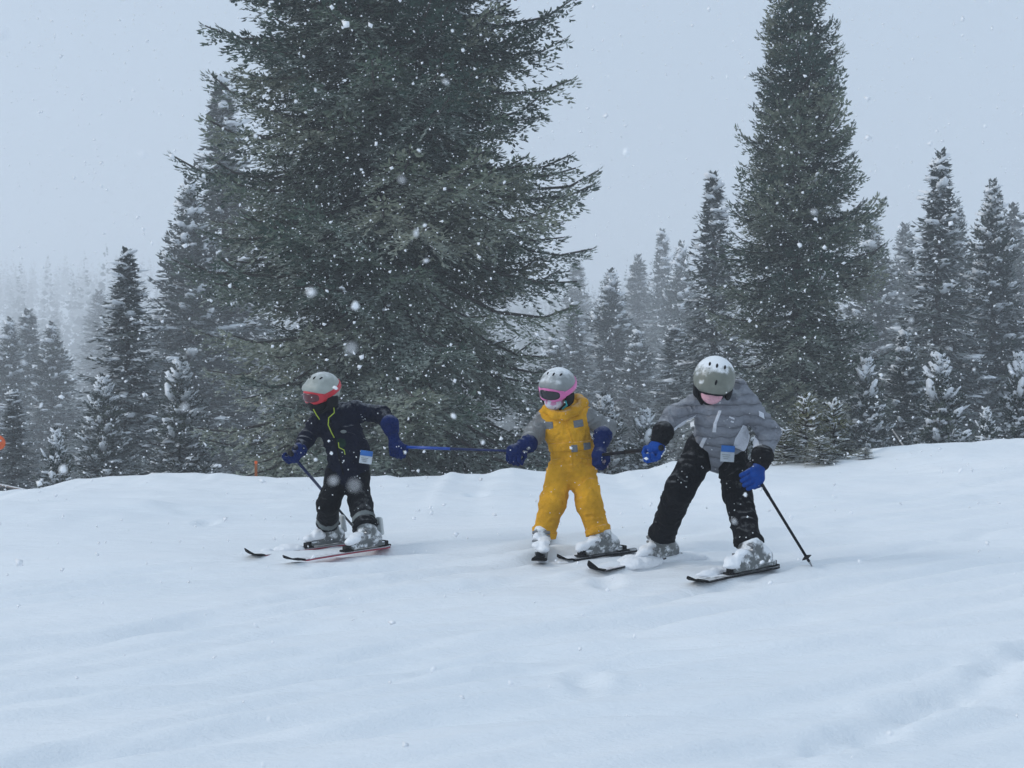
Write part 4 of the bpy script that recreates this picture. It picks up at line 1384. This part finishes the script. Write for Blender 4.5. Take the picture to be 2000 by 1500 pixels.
for pts in ([(1061, 823), (1079, 823), (1080, 836), (1062, 838)], [(1118, 821), (1137, 818), (1139, 832), (1120, 835)], [(1102, 812), (1113, 812), (1112, 818), (1104, 818)]):
    reg, bd = poly_region(pts, YD, ymx)
    fj.mesh('chest_patch', C_['patch'], suit, h=0.0035, region=reg, off=0.004, shell=0.012, bounds=bd)
reg, bd = poly_region([(1070, 866), (1170, 858), (1172, 874), (1072, 883)], YD)
fj.mesh('belt', C_['yellow'], suit, h=0.0045, region=reg, off=0.008, shell=0.014, bounds=bd)
for pts in ([(1114, 868), (1126, 867), (1127, 881), (1115, 882)], [(1138, 864), (1152, 863), (1153, 876), (1139, 878)]):
    reg, bd = poly_region(pts, YD, ymx)
    fj.mesh('belt_buckle', C_['patch'], suit, h=0.0035, region=reg, off=0.013, shell=0.014, bounds=bd)
reg, bd = poly_region([(1101, 818), (1104, 818), (1119, 868), (1116, 868)], YD, ymx)
fj.mesh('zip_flap', C_['yellow'], suit, h=0.0035, region=reg, off=0.006, shell=0.012, bounds=bd)
for pts in ([(1078, 897), (1100, 893), (1101, 901), (1079, 906)], [(1132, 893), (1154, 897), (1153, 905), (1132, 901)]):
    reg, bd = poly_region(pts, YD, ymx)
    fj.mesh('pocket_flap', C_['yellow'], suit, h=0.0035, region=reg, off=0.007, shell=0.014, bounds=bd)
reg, bd = poly_region([(1112, 884), (1118, 884), (1117, 925), (1112, 925)], YD, ymx)
fj.mesh('fly_flap', C_['yellow'], suit, h=0.0035, region=reg, off=0.005, shell=0.012, bounds=bd)
for lg in (legL, legR):
    kn, an = lg[1][0], lg[2][0]
    fj.mesh('hem_band', C_['yellow'], suit, h=0.005, region=slab(an + (kn - an) * 0.03, an + (kn - an) * 0.22), off=0.006, shell=0.014, bounds=(np.minimum(an, kn) - 0.09, np.maximum(an, kn) + 0.09))
head_kit(yel, hc, HM, 0.98, C_['helmet2'], C_['gpink'], C_['lens'], C_['mask'])
pass_card(yel, YD, (1174, 903), 0.078, 0.075, -0.10, C_['passpink'], C_['passpink'], -8)
MB().tube([px(1187, 893, YD - 0.11), px(1184, 916, YD - 0.11)], [0.004, 0.004], 6).build('pass_edge', C_['binding'], yel)
MB().tube([hc + HM @ np.array((-0.078, 0.045, -0.055)), hc + HM @ np.array((-0.084, 0.035, -0.085)), hc + HM @ np.array((-0.060, 0.05, -0.11))], [0.006] * 3, 6).build('chin_strap', C_['teal'], yel)
boot(yel, yl_sole, yl_f, 0.95, legL, snowy=1.5)
boot(yel, yr_sole, yr_f, 0.95, legR, snowy=1.1)
glove(yel, armL[2][0] + (p(1026, 870, -0.10) - armL[2][0]) * 0.5, hand_yl, hand_yl - pole_a, (-0.35, -0.3, -1), 1.2, C_['blue'], C_['blue'])
hand_yr = p(1170, 889, -0.15)
hand_rl = px(1281, 876, RD - 0.22)
glove(yel, armR[2][0], hand_yr, hand_rl - hand_yr, (-0.1, -0.7, -0.6), 1.2, C_['blue'], C_['blue'], cuff_r=0.050)

# ---------------------------------------------- grey skier
p = P3(RD)
hc = p(1394, 746, -0.20)
HM = frame(16, 44, -12)
legL = [(p(1370, 882, 0.10), 0.094), (p(1328, 955, -0.04), 0.083), (px(1292, 1048, rl_sole[1] - 0.02), 0.075)]
legR = [(p(1428, 886, 0.10), 0.090), (p(1440, 965, -0.04), 0.080), (px(1463, 1064, rr_sole[1] + 0.03), 0.074)]
armL = [(p(1358, 790, -0.08), 0.058), (p(1316, 812, -0.10), 0.056), (p(1295, 840, -0.20), 0.046)]
armR = [(p(1459, 788, -0.06), 0.064), (p(1502, 846, -0.05), 0.062), (p(1487, 897, -0.20), 0.050)]
tor = [(p(1406, 796, -0.08), 0.120), (p(1407, 818, -0.02), 0.140), (p(1408, 850, 0.07), 0.138), (p(1403, 874, 0.10), 0.130)]
sk = dict(neck=p(1400, 778, -0.12), torso=tor, arms=[armL, armR], legs=[legL, legR])
gry = body_mesh(sk, hc, HM, 1.02, 'skier in a grey jacket bending forward in a snowy helmet, rightmost of the three')
fj = Field()
fj.cone(p(1402, 776, -0.10), p(1406, 796, -0.06), 0.085, 0.110, 0.04)
fj.chain([q for q, _ in tor], [0.116, 0.138, 0.148, 0.144], 0.04, flat=(yy, 0.80), wr=(0.012, 0.07, 2.2))
fj.cone(armL[0][0], armR[0][0], 0.052, 0.058, 0.05)
for a_, sd_ in ((armL, 7.0), (armR, 8.0)):
    fj.chain([q for q, _ in a_], [w for _, w in a_], 0.035, wr=(0.016, 0.055, sd_))
fj.chain([p(1446, 750, -0.06), p(1452, 768, -0.06), p(1440, 784, -0.16)], [0.030, 0.034, 0.030], 0.03)
fj.cone(p(1408, 752, 0.0), p(1445, 755, -0.02), 0.045, 0.04, 0.03)
jk = fj.mesh('jacket', C_['jacket'], gry, h=0.006)
ft = Field()
for a_, sd_ in ((legL, 1.9), (legR, 2.9)):
    a_ = longer(a_)
    ft.chain([q for q, _ in a_], [w for _, w in a_], 0.03, wr=(0.013, 0.085, sd_))
ft.cone(p(1380, 874, 0.11), p(1420, 876, 0.11), 0.112, 0.108, 0.04, flat=(yy, 0.85))
ft.mesh('trousers', C_['black'], gry, region=hem_cut((legL, legR)))
reg, bd = poly_region([(1446, 829), (1456, 832), (1474, 860), (1472, 876), (1458, 884), (1430, 872), (1432, 855)], RD, RD + 0.08)
fj.mesh('side_panel', C_['white'], jk, h=0.004, region=reg, off=0.004, shell=0.012, bounds=bd)
reg, bd = poly_region([(1353, 806), (1355, 812), (1330, 830), (1306, 848), (1299, 846), (1306, 832), (1328, 822)], RD, RD + 0.06)
fj.mesh('sleeve_panel', C_['white'], jk, h=0.004, region=reg, off=0.004, shell=0.012, bounds=bd)
for pts in ([(1395, 800), (1401, 800), (1393, 826), (1387, 826)], [(1387, 824), (1393, 824), (1393, 843), (1386, 843)], [(1371, 854), (1378, 854), (1371, 880), (1364, 879)]):
    reg, bd = poly_region(pts, RD, RD + 0.06)
    fj.mesh('zip', C_['white'], jk, h=0.003, region=reg, off=0.004, shell=0.010, bounds=bd)
for pts in ([(1416, 811), (1428, 816), (1427, 819), (1415, 814)], [(1420, 820), (1427, 822), (1426, 825), (1419, 823)], [(1475, 801), (1485, 806), (1487, 818), (1476, 812)]):
    reg, bd = poly_region(pts, RD, RD - 0.07)
    fj.mesh('stitched_mark', C_['white'], jk, h=0.003, region=reg, off=0.004, shell=0.010, bounds=bd)
fj.mesh('cuff_band', C_['white'], jk, h=0.0045, region=slab(armR[2][0] + (armR[1][0] - armR[2][0]) * 0.10, armR[2][0] + (armR[1][0] - armR[2][0]) * 0.24), off=0.004, shell=0.012,
        bounds=(np.minimum(armR[1][0], armR[2][0]) - 0.09, np.maximum(armR[1][0], armR[2][0]) + 0.09))
head_kit(gry, hc, HM, 1.07, C_['helmet3'], C_['pad'], C_['lens'], C_['pink'], goggles=False, balaclava=True, mz=0.035, slots=((-0.045, 0.000), (-0.004, 0.006), (0.034, -0.004), (-0.012, 0.088)))
pass_card(gry, RD, (1421, 886), 0.078, 0.092, -0.06, C_['passblue'], C_['passwhite'], 4)
boot(gry, rl_sole - np.array((0, 0, 0.03)), rl_f, 1.1, legL, snowy=1.2)
boot(gry, rr_sole, rr_f, 1.1, legR, snowy=1.2)
glove(gry, armL[2][0] + np.array((-0.01, -0.02, -0.03)), hand_rl, hand_yr - hand_rl, (0.25, -0.5, -1), 1.25, C_['blue2'], C_['bglove'], cuff_r=0.050)
hand_rr = p(1477, 928, -0.24)
basket_p = hit(1586, 1106)
glove(gry, armR[2][0], hand_rr, basket_p - hand_rr, (-0.9, -0.6, -0.3), 1.25, C_['blue2'], C_['bglove'], cuff_r=0.052)

# ---------------------------------------------- poles
ext = (pole_a - hand_yl) / np.linalg.norm(pole_a - hand_yl)
pole(pole_a + ext * 0.03, hand_yl - ext * 0.09, 'blue ski pole stretched from the navy-jacketed skier to the yellow-suited one', mats=(C_['poleblue'], C_['polenavy'], 0.42), basket=False, grip=False)
ext = (hand_rl - hand_yr) / np.linalg.norm(hand_rl - hand_yr)
pole(hand_rl + ext * 0.05, hand_yr - ext * 0.05, 'black ski pole held between the yellow-suited and the grey-jacketed skier', mats=(C_['pole'], C_['pole'], 0.5), basket=False, r0=0.0125, r1=0.0105)
ext = (basket_p - hand_rr) / np.linalg.norm(basket_p - hand_rr)
pole(hand_rr - ext * 0.06, basket_p - np.array((0, 0, 0.0)), 'black ski pole planted in the snow right of the grey-jacketed skier', mats=(C_['pole'], C_['pole'], 0.3))
ext = (pl4_tip - gl_l) / np.linalg.norm(pl4_tip - gl_l)
pole(gl_l - ext * 0.06, pl4_tip, 'navy ski pole slanting behind the legs of the navy-jacketed skier', mats=(C_['polenavy'], C_['pole'], 0.5))

# ------------------------------------------------------------------ small things by the crest
q = hit(500, 937)
X, Y = (500 - 1000) / F * 15.3, 15.3
zb = gz(X, Y)
st = empty('wooden_stake', (X, Y, zb), 0, 'thin reddish wooden stake standing in the snow at the foot of the broad fir', 'stake')
hh = (750 - 904) / F * Y - zb
m_ = Matrix.Translation((0, 0, hh / 2 - 0.1))
MB().box(m_, 0.026, 0.022, hh + 0.2, 0.1).build('shaft', C_['post'], st)
MB().box(Matrix.Translation((0, 0, hh + 0.004)), 0.028, 0.024, 0.03, 0.2).build('painted_end', C_['orange'], st)

X, Y = (-4 - 1000) / F * 19.0, 19.0
mk = empty('trail_marker', (X, Y, gz(X, Y)), 0, 'orange rounded trail marker on a pole cut by the left picture edge', 'marker')
top_z = (750 - 865) / F * Y - gz(X, Y)
MB().tube([(0, 0, -0.2), (0, 0, top_z)], [0.02, 0.018], 8).build('pole', C_['pole'], mk)
d_ = MB()
d_.tube([(0, -0.03, top_z), (0, 0.0, top_z), (0, 0.03, top_z)], [0.075, 0.098, 0.075], 20)
d_.build('disc', C_['orange'], mk)
MB().tube([(-0.05, -0.036, top_z + 0.03), (0.055, -0.036, top_z + 0.03)], [0.012, 0.012], 6).build('white_band', C_['white'], mk)

rp = [px(-60, 940, 17.5), px(0, 947, 17.2), px(40, 955, 17.0), px(78, 964, 16.8), px(110, 975, 16.6)]
o_ = MB().tube(rp, [0.012, 0.014, 0.013, 0.012, 0.01], 6).build('fallen_branch', m_hard('weathered_wood', (0.25, 0.20, 0.18), 0.9, snow=0.8, lo=0.2, hi=0.8), None)
tag(o_, 'thin snow-dusted fallen branch at the crest near the left picture edge', 'branch')
o_ = MB().tube([px(1742, 838, 19.0), px(1752, 852, 18.9), px(1768, 876, 18.7), px(1776, 890, 18.6)], [0.008, 0.010, 0.012, 0.012], 6).build('dead_twig', m_hard('bare_twig_wood', (0.30, 0.29, 0.28), 0.9), None)
tag(o_, 'bare pale twig leaning out of the snow before the right-hand firs', 'twig')


# ------------------------------------------------------------------ snow thrown up round the skis
def heap(C, R, name, label, seed):
    r_ = np.random.default_rng(seed)
    f = Field()
    for (c, rr) in zip(C, R):
        f.ell(np.asarray(c), np.eye(3), (rr * r_.uniform(1.0, 1.7), rr * r_.uniform(0.9, 1.3), rr * 0.5), 0.03)
    o = f.mesh(name, MAT['soft'], None, h=0.008, wave=0.007)
    return tag(o, label, 'snow heap')


def along(a, b, n, seed, spread=0.05, dz=-0.012):
    r_ = np.random.default_rng(seed)
    out = []
    for i in range(n):
        q = a + (b - a) * ((i + r_.random()) / n)
        x, y = q[0] + r_.normal(0, spread), q[1] + r_.normal(0, spread)
        out.append((x, y, gz(x, y) + dz))
    return out


C1 = along(rl_sole + rl_f * 0.30, rl_sole - rl_f * 0.30, 16, 1, 0.06, 0.0)
heap(C1, np.random.default_rng(1).uniform(0.035, 0.07, 16), 'snow_heap', 'ploughed heap of loose snow burying the boot of the grey-jacketed skier', 1)
C2 = along(la_sole + la_f * 0.42, la_sole + la_f * 0.10, 12, 2, 0.05, 0.0)
heap([(x, y + 0.085, z) for x, y, z in C2], np.random.default_rng(2).uniform(0.03, 0.055, 12), 'snow_heap', 'low heap of loose snow along the far side of the upper red-edged ski', 2)
C3 = along(yr_sole + yr_f * 0.32, yr_sole + yr_f * 0.08, 10, 3, 0.035, 0.0)
heap([(x, y + 0.05, z) for x, y, z in C3], np.random.default_rng(3).uniform(0.025, 0.05, 10), 'snow_heap', 'low heap of loose snow before the sideways boot of the yellow-suited skier', 3)
C4 = along(rr_sole + rr_f * 0.30, rr_sole + rr_f * 0.12, 6, 4, 0.03, 0.0)
heap([(x, y + 0.065, z + 0.012) for x, y, z in C4], np.random.default_rng(4).uniform(0.022, 0.036, 6), 'snow_heap', 'clump of snow beside the ski nearest to the camera', 4)

# ------------------------------------------------------------------ falling snow
r = np.random.default_rng(99)
N = 50000
C = np.stack([r.uniform(-12, 12, N), r.uniform(4.6, 28, N), r.uniform(-1.6, 8.5, N)], -1)
C = C[C[:, 2] > ground_z(C[:, 0], C[:, 1], False) + 0.03]
M_ = 520
C2 = np.stack([r.uniform(-3, 3, M_), r.uniform(1.3, 4.6, M_), r.uniform(-1.4, 2.0, M_)], -1)
C2 = C2[C2[:, 2] > ground_z(C2[:, 0], C2[:, 1], False) + 0.03]
near = np.array([px(686, 681, 0.62), px(785, 351, 0.9), px(609, 571, 1.0), px(360, 795, 0.85), px(652, 938, 0.75), px(692, 949, 0.55), px(1154, 326, 1.1), px(46, 708, 1.2), px(121, 291, 1.5), px(1590, 414, 1.2),
                 px(812, 455, 1.3), px(280, 302, 1.0), px(1780, 625, 1.4), px(1645, 600, 1.2), px(4, 66, 0.7), px(1290, 250, 1.3), px(870, 160, 1.2), px(1434, 1018, 1.2), px(248, 465, 1.3)])
C2 = np.concatenate([near, C2])


def flakes(C, R, base, faces, jit):
    n = len(C); m = len(base)
    V = base[None] * (1 + jit * (r.random((n, m, 1)) - 0.5)) + r.normal(0, jit * 0.22, (n, m, 3))
    V[:, :, 2] *= r.uniform(0.6, 1.3, (n, 1)); V[:, :, 0] *= r.uniform(0.8, 1.7, (n, 1))
    a = r.random(n) * 3.14
    ca, sa = np.cos(a)[:, None], np.sin(a)[:, None]
    V = np.stack([V[..., 0] * ca - V[..., 2] * sa, V[..., 1], V[..., 0] * sa + V[..., 2] * ca], -1)
    return (C[:, None] + V * R[:, None, None]).reshape(-1, 3), (faces[None] + (np.arange(n) * m)[:, None, None]).reshape(-1, 3)


base = np.array([(1, 0, 0), (-0.5, 0.87, 0), (-0.5, -0.87, 0), (0, 0, 1), (0, 0, -1)], float)
bt = np.array([(0, 1, 3), (1, 2, 3), (2, 0, 3), (1, 0, 4), (2, 1, 4), (0, 2, 4)])
V1, T1 = flakes(C, np.exp(r.normal(math.log(0.0058), 0.38, len(C))), base, bt, 0.6)
R2 = np.exp(r.normal(math.log(0.0034), 0.30, len(C2)))
R2[:len(near)] = r.uniform(0.0014, 0.0024, len(near))
V2, T2 = flakes(C2, R2, ICO1[0], ICO1[1], 0.5)
V, T = np.concatenate([V1, V2]), np.concatenate([T1, T2 + len(V1)])
mf, ntf, bf = new_mat('snowflake')
bf.inputs['Base Color'].default_value = (0.93, 0.94, 0.96, 1)
bf.inputs['Roughness'].default_value = 0.7
fl = obj('falling_snow', mesh_np('falling_snow', V.reshape(-1, 3), None, T, smooth=True), mf)
tag(fl, 'white snowflakes drifting down through the air', None, None, 'stuff')
print(sorted([(len(m.loops) - 2 * len(m.polygons), m.name) for m in bpy.data.meshes])[-40:])
print('TRIS', sum(len(m.loops) - 2 * len(m.polygons) for m in bpy.data.meshes), 'big', big['n'], 'tall', tall['n'], {k: v['n'] for k, v in KIT.items()})
